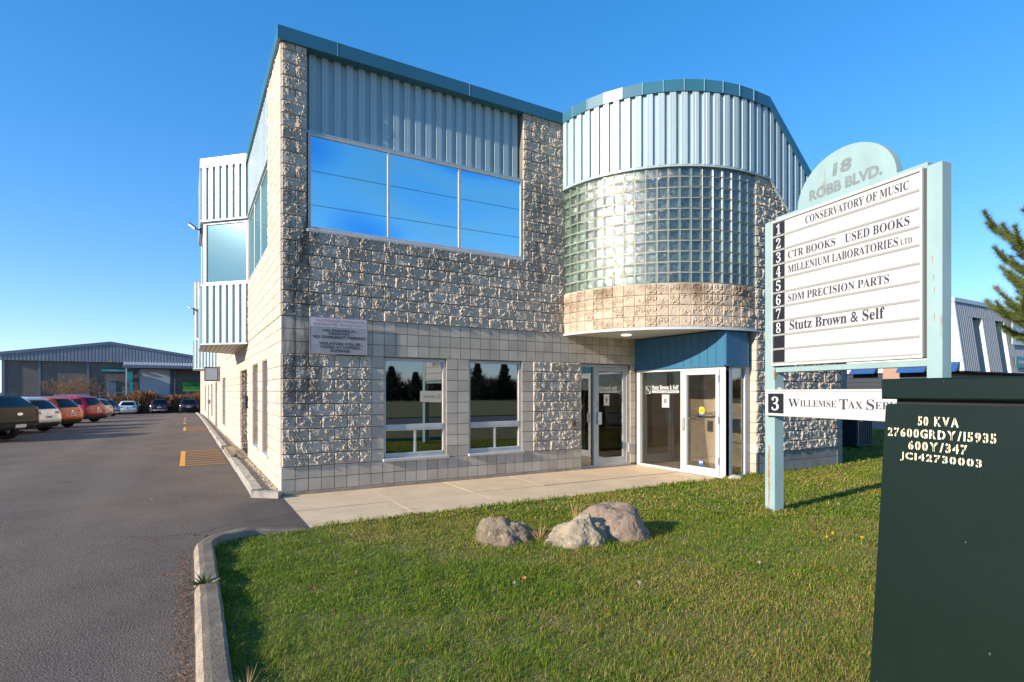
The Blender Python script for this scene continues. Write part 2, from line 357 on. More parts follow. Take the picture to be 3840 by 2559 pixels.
MB().box(0, 7.44, -1.29, -1.26, -.04, -.006).build('joint_sealant', mat('black_sealant', (.03, .026, .022), .8, var=.4, vscale=20), walk)
def sweep(path, prof, closed=False, zf=None):
    """profile (d, z) swept along a plan path; d runs to the right of travel"""
    n = len(path); V = []; k = len(prof)
    for i, p in enumerate(path):
        a = Vector(path[max(i-1, 0)]); b = Vector(path[min(i+1, n-1)]); c = Vector(p)
        t1 = (c-a).normalized() if i > 0 else (b-c).normalized(); t2 = (b-c).normalized() if i < n-1 else t1
        r = Vector((t1.y, -t1.x)) + Vector((t2.y, -t2.x)); r.normalize(); r /= max(.3, r.dot(Vector((t1.y, -t1.x))))
        dz = zf(i) if zf else 0
        for d, z in prof: V.append((c.x + r.x*d, c.y + r.y*d, z + dz))
    F = [(i*k+j, i*k+(j+1) % k, (i+1)*k+(j+1) % k, (i+1)*k+j) for i in range(n-1) for j in range(k)]
    F += [tuple(range(k)), tuple(range((n-1)*k+k-1, (n-1)*k-1, -1))]
    return V, F
def rounded(path, steps=6): return path
# lawn kerb: cast lengths, rounded corner, running out at the sidewalk
kp = [(-1.25, -13.0), (-1.245, -7.2), (-1.235, -5.6), (-1.23, -4.36)]
kp2 = [(-1.23, -4.28), (-1.225, -3.5)] + [(-.615 + .61*math.cos(a), -3.07 + .61*math.sin(a)) for a in [R_(178 - 88*i/9) for i in range(10)]] + [(-.35, -2.47), (-.1, -2.475), (.0, -2.48)]
prof = [(0, -.2), (0, .06), (.012, .10), (.035, .125), (.075, .132), (.15, .13), (.17, .118), (.175, -.2)]
kr = thing('lawn_kerb', 'rounded concrete kerb edging the front lawn along the driveway', 'kerb')
def rough(V, amp, sc):
    return [Vector(v) + Vector((noise.noise(Vector(v)*sc), noise.noise(Vector(v)*sc+Vector((7, 3, 1))), noise.noise(Vector(v)*sc+Vector((1, 9, 4)))))*amp for v in V]
def dense(path, step=.12):
    o = [path[0]]
    for a, b in zip(path, path[1:]):
        n = max(1, int((Vector(b)-Vector(a)).length/step)); o += [tuple(Vector(a).lerp(Vector(b), (i+1)/n)) for i in range(n)]
    return o
for pth in ([kp[0], (-1.245, -6.35)], [(-1.245, -6.335), kp[3]], kp2):
    d = dense(pth); V, F = sweep(d, prof, zf=(lambda i, n=len(d), e=(pth is kp2): -.11*max(0, (i-(n-7))/7) if e else 0))
    MB().add(rough(V, .007, 6), F).build('kerb_length', M_KERB, kr, smooth=False)
# precast kerbs along the side wall and the corner piece
M_KERB2 = mat('weathered_kerb', (.33, .295, .25), .93, var=.3, vscale=9, bump=.008, bscale=30, stretch=(1, .3, 1))
ke = thing('wall_kerb', 'weathered low kerb lengths running beside the sunlit side wall', 'kerb')
segs = [(.22, 2.9), (2.93, 5.25), (5.3, 8.75), (9.0, 12.2), (12.3, 15.6), (15.7, 19), (19.1, 23), (23.1, 28), (28.1, 34), (34.2, 42), (42.2, 52), (52.2, 62)]
for i, (a, b) in enumerate(segs):
    h = .03 if i == 2 else .115
    V = []; F = []
    d = dense([(-.26-.01*(i % 2), b), (-.26, a)], .25)
    V, F = sweep(d, [(0, -.3), (0, h), (.13, h), (.15, h-.02), (.15, -.3)], zf=lambda j, d=d: lot_z(-.3, d[j][1]))
    MB().add(rough(V, .012, 5), F).build('kerb_length', M_KERB2, ke)
V, F = sweep(dense([(-.37, .17), (-.01, -.12)], .1), [(0, -.2), (0, .1), (.1, .1), (.1, -.2)])
MB().add(rough(V, .008, 6), F).build('kerb_length', M_KERB2, ke)
# bed of pale gravel and earth between kerb and wall
M_GRAVEL = mat('pale_gravel', (.42, .35, .26), .95, col2=(.20, .15, .10), vscale=38, bump=.012, bscale=55, detail=3)
mb = MB()
for a, b in zip([.0, 3, 6, 10, 16, 23, 30, 38, 45, 52, 57], [3, 6, 10, 16, 23, 30, 38, 45, 52, 57, 62]):
    mb.face([(-.32, a, lot_z(-.3, a)+.045), (.03, a, lot_z(0, a)+.05), (.03, b, lot_z(0, b)+.05), (-.32, b, lot_z(-.3, b)+.045)])
bed = structure(mb.build('gravel_bed', M_GRAVEL))
rs = np.random.RandomState(3); V = []; F = []
for i in range(1500):
    y = rs.uniform(.0, 9)**1.0; x = rs.uniform(-.27, -.01); s = rs.uniform(.008, .022); z = lot_z(x, y)+.05+s*.3
    c = [Vector((x, y, z)) + Vector(q)*s*rs.uniform(.6, 1.2) for q in ((1,0,0),(-1,0,0),(0,1,0),(0,-1,0),(0,0,.8),(0,0,-.8))]
    n = len(V); V += c; F += [(n+a, n+b, n+d) for a, b, d in ((0,2,4),(2,1,4),(1,3,4),(3,0,4))]
np_mesh('gravel', V, F, mat('gravel_stone', (.46, .38, .29), .9, var=.35, vscale=60), bed, 'stuff')
# interlocking pavers at the side door
pv = structure(MB().box(-.28, .0, 5.35, 8.75, -.2, .03).build('door_path', M_MORTAR))
M_PAVER = mat('paver', (.34, .25, .17), .92, var=.2, vscale=9, bump=.003, objrand=.12)
pm = MB().box(-.098, .098, -.098, .098, -.05, .03, .008).build('paver', M_PAVER, pv)
k = 0
for i in range(17):
    for x in (-.16+(-.06 if i % 2 else .06), .04+(-.06 if i % 2 else .06)):
        o = pm if k == 0 else link('paver', pm.data, pv); k += 1
        o.location = (min(x, .0)-.04, 5.45+.2*i, .025)
# yellow hatched walk-off markings
def hatch(y0, y1, n, x0=-1.42, x1=-.47):
    mb = MB()
    def strip(a, b, w):
        a = Vector(a); b = Vector(b); t = (b-a).normalized(); r = Vector((t.y, -t.x))*w/2; m = 6
        for i in range(m):
            p = a.lerp(b, i/m); q = a.lerp(b, (i+1)/m)
            mb.face([(c.x, c.y, lot_z(c.x, c.y)+.006) for c in (p-r, p+r, q+r, q-r)])
    strip((x0+.05, y0), (x0+.05, y1), .11)
    for i in range(n+1): strip((x0+.1, y0+.04+(y1-y0-.08)*i/n), (x1, y0+.12+(y1-y0-.05)*i/n), .07)
    return mb
structure(hatch(5.0, 8.95, 8).build('painted_hatching', M_YEL)); structure(hatch(19.8, 23.3, 8).build('painted_hatching', M_YEL))
for y0, y1 in ((27.2, 28.6), (32.6, 34.2), (38, 40)):
    mb = MB(); mb.face([(-1.45, y0, lot_z(-1.4, y0)+.006), (-1.33, y0, lot_z(-1.4, y0)+.006), (-1.33, y1, lot_z(-1.4, y1)+.006), (-1.45, y1, lot_z(-1.4, y1)+.006)])
    structure(mb.build('painted_line', M_YEL))

# ------------------------------------------------------------------ block shapes
HB, CH, J = .205, .2, .010
def split_arrays(L, h, seed, nx, ny, amp=1.0):
    rnd = random.Random(seed); o = Vector((rnd.uniform(0, 90), rnd.uniform(0, 90), rnd.uniform(0, 90)))
    w = L-J; hh = h-J; V = []; F = []
    tilt = rnd.uniform(-.3, .3); thr = rnd.uniform(-.38, .0)
    for j in range(ny+1):
        for i in range(nx+1):
            x = w*i/nx; z = hh*j/ny
            jx = 0 if i in (0, nx) else .35*w/nx*noise.noise(o+Vector((x*90, z*90, 3))); jz = 0 if j in (0, ny) else .35*hh/ny*noise.noise(o+Vector((x*90, z*90, 9)))
            e = min(x, w-x, z*1.2, (hh-z)*1.2); e = max(0, min(1, e/.012)); e = e*e*(3-2*e)
            q = o + Vector((x*11, z*9.5, 0)); n1 = noise.noise(q); n2 = noise.noise(q*3.2+Vector((3, 5, 1))); n3 = noise.noise(q*7.5); n4 = noise.noise(q*15); n0 = noise.noise(q*1.3+Vector((11, 2, 8)))
            a = n1 + tilt*(x/w*2-1)*.6
            r = max(0, a-thr)
            d = .012 + e*amp*(.004 + .010*min(1, r*2.2) - .016*min(1, w/.3)*(x/w-.5) + .005*n0 + (.022*n2 + .019*n3 + .008*n4)*(.06+.94*min(1, r*4)))
            V.append((J/2+x+jx, -d, J/2+z+jz))
    n = nx+1
    F = [(j*n+i, j*n+i+1, (j+1)*n+i+1, (j+1)*n+i) for j in range(ny) for i in range(nx)]
    ring = [i for i in range(n)] + [j*n+nx for j in range(1, ny+1)] + [ny*n+i for i in range(nx-1, -1, -1)] + [j*n for j in range(ny-1, 0, -1)]
    b = len(V); V += [(V[i][0], .03, V[i][2]) for i in ring]
    m = len(ring); F += [(ring[(k+1) % m], ring[k], b+k, b+(k+1) % m) for k in range(m)]
    return np.array(V), np.array(F)
def smooth_arrays(L, h):
    mb = MB(); mb.box(J/2, L-J/2, -.0, .04, J/2, h-J/2)
    V = np.array(mb.v); V[:, 1] = np.where(V[:, 1] < .01, -.002, .04)
    return V, np.array(mb.f)
FULL = [split_arrays(HB*2, CH, 100+i, 34, 17) for i in range(14)]
HALF = [split_arrays(HB, CH, 300+i, 17, 17) for i in range(6)]
FULL_L = [split_arrays(HB*2, CH, 500+i, 10, 5, .55) for i in range(8)]; HALF_L = [split_arrays(HB, CH, 600+i, 5, 5, .55) for i in range(4)]
SMO = [smooth_arrays(HB, CH)]; SMO2 = [smooth_arrays(HB*2, CH)]
def arr_mesh(name, VF, m):
    o = np_mesh(name, VF[0], VF[1], m); me = o.data; bpy.data.objects.remove(o); return me
MS = {'full': [arr_mesh('split_block', a, M_SPLIT) for a in FULL], 'half': [arr_mesh('split_block', a, M_SPLIT) for a in HALF],
      'smooth': [arr_mesh('smooth_block', a, M_SMOOTH) for a in SMO]}
ARR = {'full': FULL, 'half': HALF, 'smooth': SMO, 'full_l': FULL_L, 'half_l': HALF_L, 'smooth2': SMO2}
rb = random.Random(11)
def lay(regions, hole=None):
    """list of (kind, x, z, width, height) for rectangles (x0,x1,z0,z1,type) in wall coordinates; courses sit on the .25+.2k grid"""
    out = []
    for x0, x1, z0, z1, ty in regions:
        k0 = math.floor((z0-.05)/CH+1e-6); k1 = math.ceil((z1-.05)/CH-1e-6)
        for k in range(k0, k1):
            a = max(z0, .05+CH*k); b = min(z1, .25+CH*k)
            if b-a < .02: continue
            if ty == 'smooth':
                n = max(1, round((x1-x0)/HB)); w = (x1-x0)/n
                out += [('smooth', x0+i*w, a, w, b-a) for i in range(n)]
            else:
                x = x0; first = (k % 2 == 1)
                while x < x1-.03:
                    w = HB if first else 2*HB
                    if x1-(x+w) < .06: w = x1-x
                    kind = 'half' if w < .3 else 'full'
                    out.append((kind, x, a, w, b-a)); x += w; first = False
    return out
def joined(pieces, origin, rz, matl, name, parent, low=True):
    Vs = []; Fs = []; n = 0; ca, sa = math.cos(rz), math.sin(rz)
    for kind, x, z, w, h in pieces:
        key = kind + ('_l' if low and kind != 'smooth' and kind != 'smooth2' else '')
        V, F = rb.choice(ARR[key]); base = {'full': 2*HB, 'half': HB, 'smooth': HB, 'smooth2': 2*HB}[kind]
        V = V.copy(); V[:, 0] = V[:, 0]*w/base + x; V[:, 2] = V[:, 2]*h/CH + z
        X = V[:, 0]*ca - V[:, 1]*sa + origin[0]; Y = V[:, 0]*sa + V[:, 1]*ca + origin[1]
        Vs.append(np.stack([X, Y, V[:, 2]+origin[2]], 1)); Fs.append(F+n); n += len(V)
    return np_mesh(name, np.concatenate(Vs), np.concatenate(Fs), matl, parent, 'stuff')
def single(pieces, origin, rz, parent, names=('split_block', 'smooth_block')):
    ca, sa = math.cos(rz), math.sin(rz)
    for kind, x, z, w, h in pieces:
        me = rb.choice(MS[kind]); base = 2*HB if kind == 'full' else HB
        o = link(names[1] if kind == 'smooth' else names[0], me, parent)
        o.location = (origin[0]+x*ca, origin[1]+x*sa, origin[2]+z); o.rotation_euler = (0, 0, rz); o.scale = (w/base, 1, h/CH)
def wall_boxes(mb, x0, x1, z0, z1, holes, y0=.012, y1=.22, M=None):
    X = sorted({x0, x1, *[v for h in holes for v in h[:2] if x0 < v < x1]}); Z = sorted({z0, z1, *[v for h in holes for v in h[2:] if z0 < v < z1]})
    for a, b in zip(X, X[1:]):
        run = None
        for c, d in zip(Z, Z[1:]):
            inside = any(h[0] <= (a+b)/2 <= h[1] and h[2] <= (c+d)/2 <= h[3] for h in holes)
            if inside:
                if run: mb.box(a, b, y0, y1, run[0], run[1], M=M); run = None
            else: run = (run[0], d) if run else (c, d)
        if run: mb.box(a, b, y0, y1, run[0], run[1], M=M)
RZ = lambda o, a: Matrix.Translation(o) @ Matrix.Rotation(a, 4, 'Z')
# ------------------------------------------------------------------ main building
BLD = thing('office_building', 'two storey block office building with pale teal cladding and curved glass block bay', 'building')
AC, AR = Vector((8.0, 0.0)), 2.53
def arc_pt(phi, r=AR): return (AC.x + r*math.cos(R_(phi)), AC.y + r*math.sin(R_(phi)))
WIN_UP = (.38, 4.46, 4.27, 7.17); W1 = (1.65, 2.82, .455, 2.235); W2 = (3.28, 4.44, .455, 2.235); DOOR1 = (5.905, 7.29, -.3, 2.24)
# front wall
mb = MB(); wall_boxes(mb, .012, 7.45, -.3, 7.17, [WIN_UP, W1, W2, DOOR1])
fw = mb.build('front_wall', M_MORTAR, BLD)
reg = [(0, 5.905, .05, .45, 'smooth'), (0, 1.435, .45, 2.25, 'split'), (1.435, 1.65, .45, 2.25, 'smooth'), (2.82, 3.28, .45, 2.25, 'smooth'),
       (4.44, 4.70, .45, 2.25, 'smooth'), (4.70, 5.905, .45, 2.25, 'split'), (0, 7.45, 2.25, 2.85, 'smooth'), (7.29, 7.45, .05, 2.25, 'smooth'),
       (0, 5.47, 2.85, 4.25, 'split'), (0, .38, 4.25, 7.17, 'split'), (4.46, 5.47, 4.25, 7.17, 'split')]
single(lay(reg), (0, 0, 0), 0, fw)
MB().box(.0, 5.9, -.022, .02, -.05, .048, .006).build('base_course', M_KERB, fw)
# wall right of the bay
rw_holes = []
mb = MB(); wall_boxes(mb, 8.18, 10.945, -.3, 5.0, [], -2.53+.012, -2.33)
mb.prism([(8.0, 2.83), (8.18, 2.83), (8.18, 5.0), (10.0, 5.0), (8.6, 6.3), (8.0, 6.3)], 'y', -2.517, -2.34)
mb.box(8.0, 8.19, -2.35, -.1, 2.83, 6.9)
rw = mb.build('wing_wall', M_MORTAR, BLD)
pcs = lay([(8.18, 10.945, .05, .45, 'smooth'), (8.18, 10.945, .45, 2.85, 'split'), (8.145, 10.945, 2.85, 5.85, 'split')])
vis = [p for p in pcs if p[2] < 5.95 - .87*max(0, p[1]-8.5)]
big = [p for p in vis if p[0] == 'smooth' or (p[2] < 1.9 and (p[1] > 8.7 or p[2] < 1.3)) or (p[1] < 8.6 and p[2] > 2.7)]; rest = [p for p in vis if p not in big]
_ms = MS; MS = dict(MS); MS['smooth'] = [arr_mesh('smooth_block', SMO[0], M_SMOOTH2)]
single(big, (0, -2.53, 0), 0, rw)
MS = _ms
joined(rest, (0, -2.53, 0), 0, M_SPLIT, 'split_block', rw, low=False)
single(lay([(0, .20, .05, 2.85, 'smooth')]), (8.18, -2.345, 0), R_(-90), rw)
MB().box(8.182, 10.94, -2.535, -2.5, -.2, .048).build('base_course', M_KERB, rw)
# rounded far corner of the wing
cc = (10.945, -1.78); NS = 6
mb = MB(); pts = [(cc[0]+.735*math.cos(R_(270+90*i/12)), cc[1]+.735*math.sin(R_(270+90*i/12))) for i in range(13)]
V, F = sweep([(10.9, -2.515)] + pts + [(11.68, 3.2)], [(-.0, -.3), (0, 4.6), (-.2, 4.6), (-.2, -.3)]); mb.add(V, F)
rc = mb.build('rounded_corner', M_MORTAR, BLD)
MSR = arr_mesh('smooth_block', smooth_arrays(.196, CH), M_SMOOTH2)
def gblock_mesh(w, h):
    mb = MB(); a, b = w/2-.004, h/2-.004; r = .007
    def ring(x, z, y): return [(-x, y, -z), (x, y, -z), (x, y, z), (-x, y, z)]
    R = [ring(a, b, .05), ring(a, b, -.004), ring(a-.006, b-.006, -.011), ring(a-r, b-r, -.011), ring(a-r-.006, b-r-.006, -.003)]
    V = [p for q in R for p in q]
    mb.cur = 0
    for k in range(4): mb.add([V[k*4+i] for i in range(4)] + [V[k*4+4+i] for i in range(4)], [(i, (i+1) % 4, 4+(i+1) % 4, 4+i) for i in range(4)])
    mb.cur = 2; c = a-r-.008; e = b-r-.008; B_ = ring(c, e, -.001) + ring(c*.93, e*.93, .062); mb.add(B_, [(i, (i+1) % 4, 4+(i+1) % 4, 4+i) for i in range(4)])
    mb.cur = 3; mb.add(ring(c*.93, e*.93, .062), [(0, 1, 2, 3)])
    mb.cur = 1; n = 5; x0, z0 = a-r-.006, b-r-.006; G = []
    for j in range(n+1):
        for i in range(n+1):
            u, v = i/n*2-1, j/n*2-1; G.append((u*x0, -.003-.006*(1-u*u)*(1-v*v), v*z0))
    mb.add(G, [(j*(n+1)+i, j*(n+1)+i+1, (j+1)*(n+1)+i+1, (j+1)*(n+1)+i) for j in range(n) for i in range(n)])
    return mb
M_GLENS = clear_glass('wavy_block_glass', (.86, .92, .87), .17, .085)
_b = N(M_GLENS, 'ShaderNodeBump'); _b.inputs['Distance'].default_value = .016; _n = N(M_GLENS, 'ShaderNodeTexNoise'); _n.inputs['Scale'].default_value = 24; _n.inputs['Detail'].default_value = 1.5
_n.inputs['Distortion'].default_value = 1.2
_g = N(M_GLENS, 'ShaderNodeNewGeometry'); LK(M_GLENS, _g.outputs['Position'], _n.inputs['Vector']); LK(M_GLENS, _n.outputs['Fac'], _b.inputs['Height']); LK(M_GLENS, _b.outputs[0], M_GLENS.node_tree.nodes['Glossy BSDF'].inputs['Normal'])
M_GCAV = mat('block_cavity', (.52, .60, .52), .5, var=.25, vscale=18, objrand=.2); M_GBACK = mat('block_back', (.17, .20, .18), .4, var=.7, vscale=16, objrand=.4)
M_GRIM = mat('block_glass_rim', (.17, .215, .17), .3, spec=.5, var=.15, vscale=14, objrand=.1)
M_GMORT = mat('glass_block_mortar', (.68, .66, .56), .9, var=.12, vscale=9)
GBW = math.pi/2*AR/19.3
gme = gblock_mesh(GBW, .1973).build('glass_block', mats=[M_GRIM, M_GLENS, M_GCAV, M_GBACK], fix=False); gm = gme.data; bpy.data.objects.remove(gme)
for i in range(6):                       # glass and smooth blocks round the far corner
    ph = 270+90*(i+.5)/6; ps = (cc[0]+.752*math.cos(R_(ph)), cc[1]+.752*math.sin(R_(ph)))
    for k in range(20):
        z = .05+.2*k
        if 1.05 <= z+.01 < 3.0:
            o = link('glass_block', gm, rc); o.location = (ps[0], ps[1], z+.1); o.rotation_euler = (0, 0, R_(ph-270)); o.scale = (.96, 1, 1)
        elif i < 6 and z < 1.2:
            o = link('smooth_block', MSR, rc); t = Vector((-math.sin(R_(ph)), math.cos(R_(ph)))); o.location = (ps[0]-t.x*.098, ps[1]-t.y*.098, z); o.rotation_euler = (0, 0, R_(ph-270))
# curved bay over the entrance
mb = MB(); ph = [180+90*i/24 for i in range(25)]
V, F = sweep([arc_pt(p, AR-.012) for p in ph] + [(8.15, -2.518)], [(0, 2.86), (0, 3.655), (-.08, 3.655), (-.08, 5.835), (0, 5.835), (0, 7.1), (-.18, 7.1), (-.18, 2.86)]); mb.add(V, F)
bay = mb.build('entrance_bay', M_GMORT, BLD)
NC = 20; arcfine_ = [arc_pt(180+90*i/60) for i in range(61)]
def bay_frame(i):
    s = (i+.5)*GBW; L = math.pi/2*AR
    if s < L: p = 180+90*s/L; q = arc_pt(p); return q, R_(p-270)
    return (8.0+(s-L), -2.53), 0.0
for i in range(NC):
    (x, y), a = bay_frame(i)
    for k in range(11):
        o = link('glass_block', gm, bay); o.location = (x, y, 3.66+.1973*(k+.5)); o.rotation_euler = (0, 0, a)
mb = MB()
for k in range(12):
    z = 3.66+.1973*k; V, F = sweep(arcfine_[::2] + [(8.145, -2.53)], [(-.0, z-.0055), (-.0, z+.0055), (-.075, z+.0055), (-.075, z-.0055)]); mb.add(V, F)
for i in range(NC+1):
    (x, y), a = bay_frame(i-.5); mb.box(-.0055, .0055, .0005, .075, 3.655, 5.835, M=RZ((x, y, 0), a))
mb.build('mortar_grid', M_GMORT, bay)
hb = [arr_mesh('split_half_block', split_arrays(GBW, CH, 800+i, 14, 14, 1.0), M_BAYB) for i in range(7)]
for i in range(NC):
    (x, y), a = bay_frame(i)
    for k in range(4):
        o = link('split_half_block', rb.choice(hb), bay); o.location = (x-math.cos(a)*GBW/2, y-math.sin(a)*GBW/2, 2.852+.2*k); o.rotation_euler = (0, 0, a)
# soffit of the bay, trim and lamp
arcp = [arc_pt(p, AR+.004) for p in ph]
M_SOFS = mat('slatted_soffit', (.56, .55, .50), .5, var=.05)
mb = MB()
for k in range(24):
    x0 = 5.5 + .11*k; x1 = x0+.106
    if x0 > 8.1: break
    xm = min((x0+x1)/2, 7.999); d = math.sqrt(max(.001, (AR-.01)**2 - (8-xm)**2))
    mb.box(x0, min(x1, 8.17), -d, .0, 2.822, 2.838)
so = mb.build('soffit', M_SOFS, bay)
V, F = sweep([arc_pt(p, AR+.0) for p in ph] + [(8.175, -2.53)], [(.035, 2.80), (.035, 2.85), (-.06, 2.85), (-.06, 2.815), (.0, 2.80)]); MB().add(V, F).build('soffit_trim', M_WHITE, bay)
mb = MB(); mb.add(*(lambda n=14: ([(6.52+.1*math.cos(2*math.pi*i/n), -.72+.1*math.sin(2*math.pi*i/n), z) for z in (2.823, 2.80) for i in range(n)], [tuple(range(n-1, -1, -1)), tuple(range(n, 2*n))] + [(i, (i+1) % n, n+(i+1) % n, n+i) for i in range(n)]))())
mb.build('soffit_lamp', emit('lamp_glow', (1, .82, .5), 1.6), bay)
MB().box(5.47, 5.62, -.05, .0, 2.80, 2.85).build('soffit_trim', M_WHITE, bay)

# ---------------------------------------------------------------- metal cladding and flashing
def corrugated(path, z0, z1, pitch=.2, depth=.046, off=0.0, crest=.105, slope=.009):
    seg = [Vector(b)-Vector(a) for a, b in zip(path, path[1:])]; cum = [0]
    for s_ in seg: cum.append(cum[-1]+s_.length)
    L = cum[-1]; n = max(1, round(L/pitch)); p = L/n; val = (p-crest-2*slope)/2
    S = []
    for k in range(n):
        b = k*p
        S += [(b, 0), (b+val, 0), (b+val+slope, depth), (b+val+slope+crest*.30, depth), (b+val+slope+crest*.34, depth-.004), (b+val+slope+crest*.40, depth-.004), (b+val+slope+crest*.44, depth),
              (b+val+slope+crest, depth), (b+val+2*slope+crest, 0)]
    S.append((L, 0)); V = []
    f0 = z0 if callable(z0) else (lambda q: z0); f1 = z1 if callable(z1) else (lambda q: z1)
    for s_, d in S:
        i = max(0, min(len(seg)-1, next((j for j in range(len(seg)) if s_ <= cum[j+1]+1e-9), len(seg)-1)))
        t = seg[i].normalized(); c = Vector(path[i]) + t*(s_-cum[i]); q = c + Vector((t.y, -t.x))*(off+d)
        V += [(q.x, q.y, f0(c)), (q.x, q.y, f1(c))]
    return MB().add(V, [(2*i, 2*i+2, 2*i+3, 2*i+1) for i in range(len(S)-1)])
arcfine = [arc_pt(180+90*i/60) for i in range(61)]
corrugated([(.39, .16), (4.45, .16)], 5.86, 7.18).build('front_cladding', M_CLAD, BLD, fix=False)
rake0 = lambda c: 5.83 - .87*max(0, c.x-8.53); rake1 = lambda c: 7.2 - .87*max(0, c.x-8.5)
corrugated(arcfine + [(8.5, -2.53)], 5.83, 7.2, off=.02).build('bay_cladding', M_CLAD, BLD, fix=False)
corrugated([(8.5, -2.53), (11.7, -2.53)], rake0, rake1, off=.02).build('raked_cladding', M_CLAD, BLD, fix=False)
corrugated([(.03, 5.4), (.03, 1.62)], 5.86, 7.18, off=0).build('side_cladding', M_CLAD, BLD, fix=False)
# trims under and over the cladding
V, F = sweep([(.36, .0), (4.47, .0)], [(.0, 5.835), (.0, 5.862), (-.2, 5.862), (-.2, 5.835)]); MB().add(V, F).build('cladding_trim', M_CLAD, BLD)
V, F = sweep(arcfine[::3] + [(8.53, -2.53)], [(.06, 5.80), (.06, 5.84), (-.03, 5.84), (-.03, 5.80)]); MB().add(V, F).build('cladding_trim', M_CLAD, BLD)
V, F = sweep([(8.53, -2.53), (11.7, -2.53)], [(.06, 5.80), (.06, 5.84), (-.03, 5.84), (-.03, 5.80)], zf=lambda i: -.87*3.17*i); MB().add(V, F).build('cladding_trim', M_CLAD, BLD)
FP = [(.06, 7.165), (.06, 7.385), (.045, 7.395), (-.3, 7.40), (-.3, 7.165)]
V, F = sweep([(0, 60), (0, 25), (-.95+.95, 25)][:2] + [(0, 9.8)], FP); MB().add(V, F).build('roof_flashing', M_FASC, BLD)
V, F = sweep([(0, 5.42), (0, 0), (5.44, 0)], FP); MB().add(V, F).build('roof_flashing', M_FASC, BLD)
M_FASW = mat('pale_flashing', (.45, .50, .50), .35)
V, F = sweep([(0, 9.8), (-.95, 8.85), (-.95, 6.35), (-.02, 5.42)], [(.05, 7.17), (.05, 7.39), (-.3, 7.40), (-.3, 7.17)]); MB().add(V, F).build('roof_flashing', M_FASW, BLD)
fac = [arc_pt(180+90*i/11) for i in range(12)] + [(8.5, -2.53)]
V, F = sweep(fac, [(.085, 7.17), (.085, 7.385), (-.3, 7.395), (-.3, 7.17)]); MB().add(V, F).build('roof_flashing', M_FASC, BLD)
V, F = sweep([(8.5, -2.53), (12, -2.53)], [(.085, 7.17), (.085, 7.385), (-.3, 7.395), (-.3, 7.17)], zf=lambda i: -.87*3.5*i); MB().add(V, F).build('roof_flashing', M_FASC, BLD)
mb = MB()
for x in (.855, 3.264): mb.box(x-.004, x+.004, -.0635, -.055, 7.163, 7.388)
for p in fac[1:-1]:
    d = (Vector(p)-AC).normalized(); q = AC + d*(AR+.092)
    mb.box(-.005, .005, -.004, .004, 7.168, 7.388, M=RZ((q.x, q.y, 0), math.atan2(d.x, -d.y)))
mb.build('flashing_seam', mat('seam_edge', (.25, .42, .45), .3), BLD)
# roof decks close the volume
mb = MB(); mb.box(.3, 22, .3, 59.9, 7.0, 7.1)
mb.prism([arc_pt(p, AR-.15) for p in ph] + [(8.5, -2.36), (8.5, .2), (5.6, .2)], 'z', 7.0, 7.12)
mb.prism([(8.4, 7.0), (11.6, 4.3), (11.6, 4.2), (8.4, 6.9)], 'y', -2.4, 3.2)
mb.build('roof_deck', M_DARK, BLD)
mb = MB(); mb.box(21.8, 22, 3.4, 59.9, -.3, 7.0); mb.box(11.75, 22, 3.25, 3.4, -.3, 7.0); mb.box(.05, 22, 59.9, 60.1, -1.3, 7.0); mb.build('rear_wall', M_SMOOTH2, BLD)

# ---------------------------------------------------------------- windows
def window(name, o, right, x0, x1, z0, z1, cols, parent, glass, fm, fr=.05, depth=.06, rows=None, setback=.05, sill=None, label=None, flat=False):
    """frame, mullions and panes in a wall plane; o = wall origin, right = horizontal unit direction"""
    r = Vector((*right, 0)); n = Vector((r.y, -r.x, 0)); M = frame_matrix(o, r, (0, 0, 1), n)   # local x right, y up, z outward
    B = lambda mb, a, b, c, d, e, f: mb.box(a, b, c, d, e, f, .004, M=M)
    mb = MB(); s0 = -setback-depth; s1 = -setback
    B(mb, x0, x1, z0, z0+fr, s0, s1); B(mb, x0, x1, z1-fr, z1, s0, s1); B(mb, x0, x0+fr, z0+fr, z1-fr, s0, s1); B(mb, x1-fr, x1, z0+fr, z1-fr, s0, s1)
    w = mb.build(name, fm, parent); top_ = w
    if flat: w = parent
    xs = [x0+fr] + list(cols) + [x1-fr]
    def panes(za, zb, cs):
        e = [x0+fr-.01] + cs + [x1-fr+.01]
        for c in cs: B(m2 := MB(), c-.022, c+.022, za, zb, s0+.002, s1-.002); m2.build('mullion', fm, w)
        for a, b in zip(e, e[1:]):
            q = MB(); q.box(a, b, za-.01, zb+.01, s0+.024, s0+.030, M=M); q.build('pane', glass, w)
    if rows:
        zt, lower = rows
        B(m3 := MB(), x0+fr, x1-fr, zt-.04, zt+.04, s0+.001, s1+.006); m3.build('transom', fm, w)
        panes(zt+.04, z1-fr, list(cols)); 
        sub = MB(); B(sub, x0+fr, x1-fr, z0+fr, z0+fr+.035, s0+.01, s1+.004); B(sub, x0+fr, x1-fr, zt-.07, zt-.04, s0+.01, s1+.004); sub.build('slider_rail', fm, w)
        panes(z0+fr+.03, zt-.065, list(lower))
    else: panes(z0+fr, z1-fr, list(cols))
    if sill:
        m4 = MB(); m4.box(x0-.02, x1+.04, z0-.05, z0, s0, sill, .006, M=M); m4.build('sill', fm, w)
    if label: top_['label'] = label
    return top_
window('upper_window', (0, 0, 0), (1, 0), .40, 4.45, 4.275, 5.83, [1.735, 3.085], BLD, M_FILM, M_WFRAME, fr=.045, setback=-.005, depth=.05, sill=.03, label='wide mirrored upper window reflecting blue sky')
window('lower_window', (0, 0, 0), (1, 0), W1[0], W1[1], W1[2]+.03, W1[3], [], BLD, M_GLASS, M_WFRAME, rows=(1.03, [2.235]), sill=.05, setback=.045)
